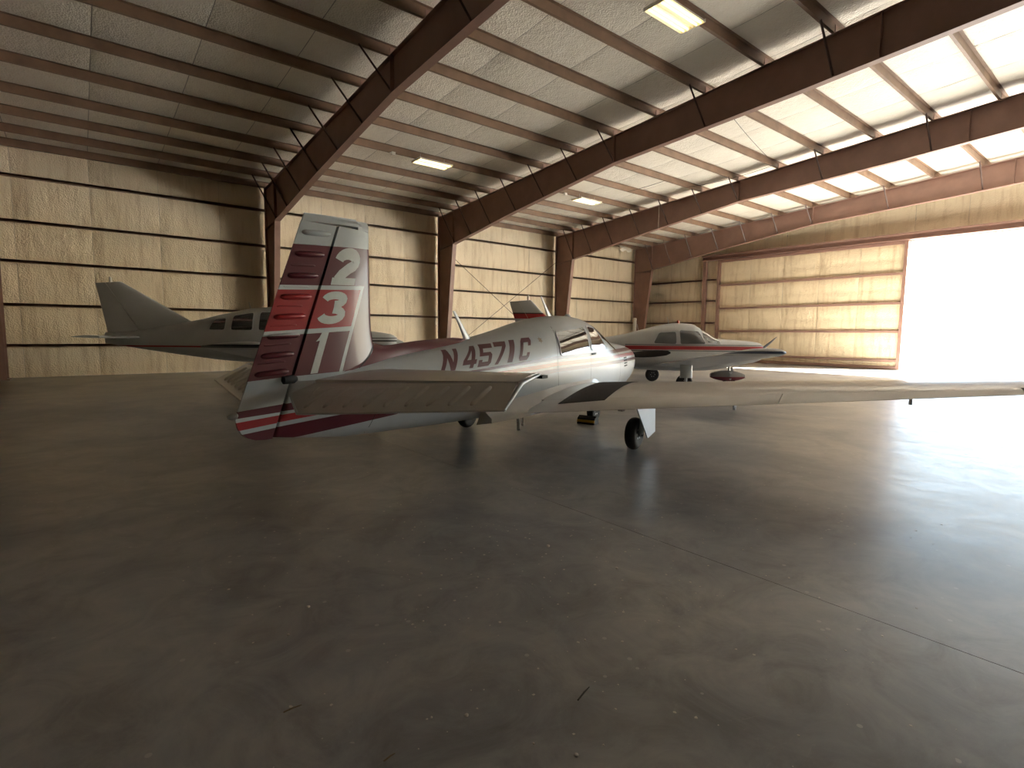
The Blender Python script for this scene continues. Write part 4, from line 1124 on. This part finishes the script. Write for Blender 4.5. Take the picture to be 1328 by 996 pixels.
# wheel chock at the nose wheel
ch = link('wheel_chock', None, label='black wheel chock with a yellow stripe against the nose wheel', cat='chock')
lx, ly = 1.50, -.03
ca, sa = math.cos(AP.rotation_euler.z), math.sin(AP.rotation_euler.z)
ch.location = (AP.location.x+lx*ca-ly*sa, AP.location.y+lx*sa+ly*ca, 0); ch.rotation_euler = (0, 0, AP.rotation_euler.z)
MB().prism([(-.09, 0), (.09, 0), (.07, .10), (0, .14), (-.07, .10)], 1, -.16, .16).build('chock_body', 'black', ch)
MB().prism([(-.094, .035), (-.088, .035), (-.078, .075), (-.084, .075)], 1, -.161, .161).build('chock_stripe', 'yellow', ch)

# grit and litter on the floor
def pebble(u, v, r, label, mat='pebble'):
    b = bmesh.new(); bmesh.ops.create_icosphere(b, subdivisions=2, radius=r)
    rg = random.Random(int(u*1000+v*77))
    for q in b.verts: q.co *= rg.uniform(.82, 1.12); q.co.z = max(q.co.z*.75, -r*.6)
    zmin = min(q.co.z for q in b.verts)
    for q in b.verts: q.co.z -= zmin
    me = bpy.data.meshes.new('pebble'); b.to_mesh(me); b.free(); me.materials.append(M[mat])
    me.polygons.foreach_set('use_smooth', [True]*len(me.polygons))
    link('pebble', me, None, None, label, 'pebble', 'pale pebbles on the floor', (u, v, 0))
for u, v, r in ((1.134, 1.672, .009), (1.332, 1.256, .009), (1.249, 1.396, .005), (.921, 2.917, .010), (2.559, 2.734, .012), (2.665, 2.19, .011), (1.02, 1.75, .005), (1.45, 1.23, .004), (1.9, 1.75, .006), (1.35, 2.4, .006), (.75, 2.7, .007), (1.62, 2.9, .008)):
    pebble(u, v, r, 'small pale pebble lying on the bare concrete floor')
def twig(p0, p1, r, label, mat):
    a, b_ = Vector(p0), Vector(p1); m = (a+b_)/2+Vector((.004, .003, .0))
    MB().tube([a, m, b_], [r, r*1.1, r*.6], 6).build('twig', mat, label=label, cat='twig', smooth=60)
twig((.567, 2.141, .003), (.638, 2.140, .003), .0025, 'thin pale straw lying on the floor', 'twig')
twig((1.551, 1.46, .004), (1.65, 1.488, .004), .0035, 'dark thin twig lying on the floor', 'darktwig')
twig((.774, 1.664, .003), (.821, 1.672, .003), .0025, 'short pale straw lying beside a pebble', 'twig')
fk = MB(); rg = random.Random(3)
for k in range(420):
    u, v = rg.uniform(.4, 5.5), rg.uniform(.8, 5.5)
    if rg.random() < .5: u, v = 2.4+rg.gauss(0, .9), 2.6+rg.gauss(0, 1.1)
    s = rg.uniform(.0018, .0075)*(1+.25*max(u, v)*.3); a0 = rg.uniform(0, 6); n = 5
    pts = [(u+s*rg.uniform(.5, 1.3)*math.cos(a0+2*math.pi*j/n), v+s*rg.uniform(.5, 1.3)*math.sin(a0+2*math.pi*j/n)) for j in range(n)]
    fk.prism(pts, 2, 0.0, .0015)
fk.build('paint_flecks', 'pebble', kind='stuff', label='scattered pale paint flecks on the concrete floor', cat='debris')
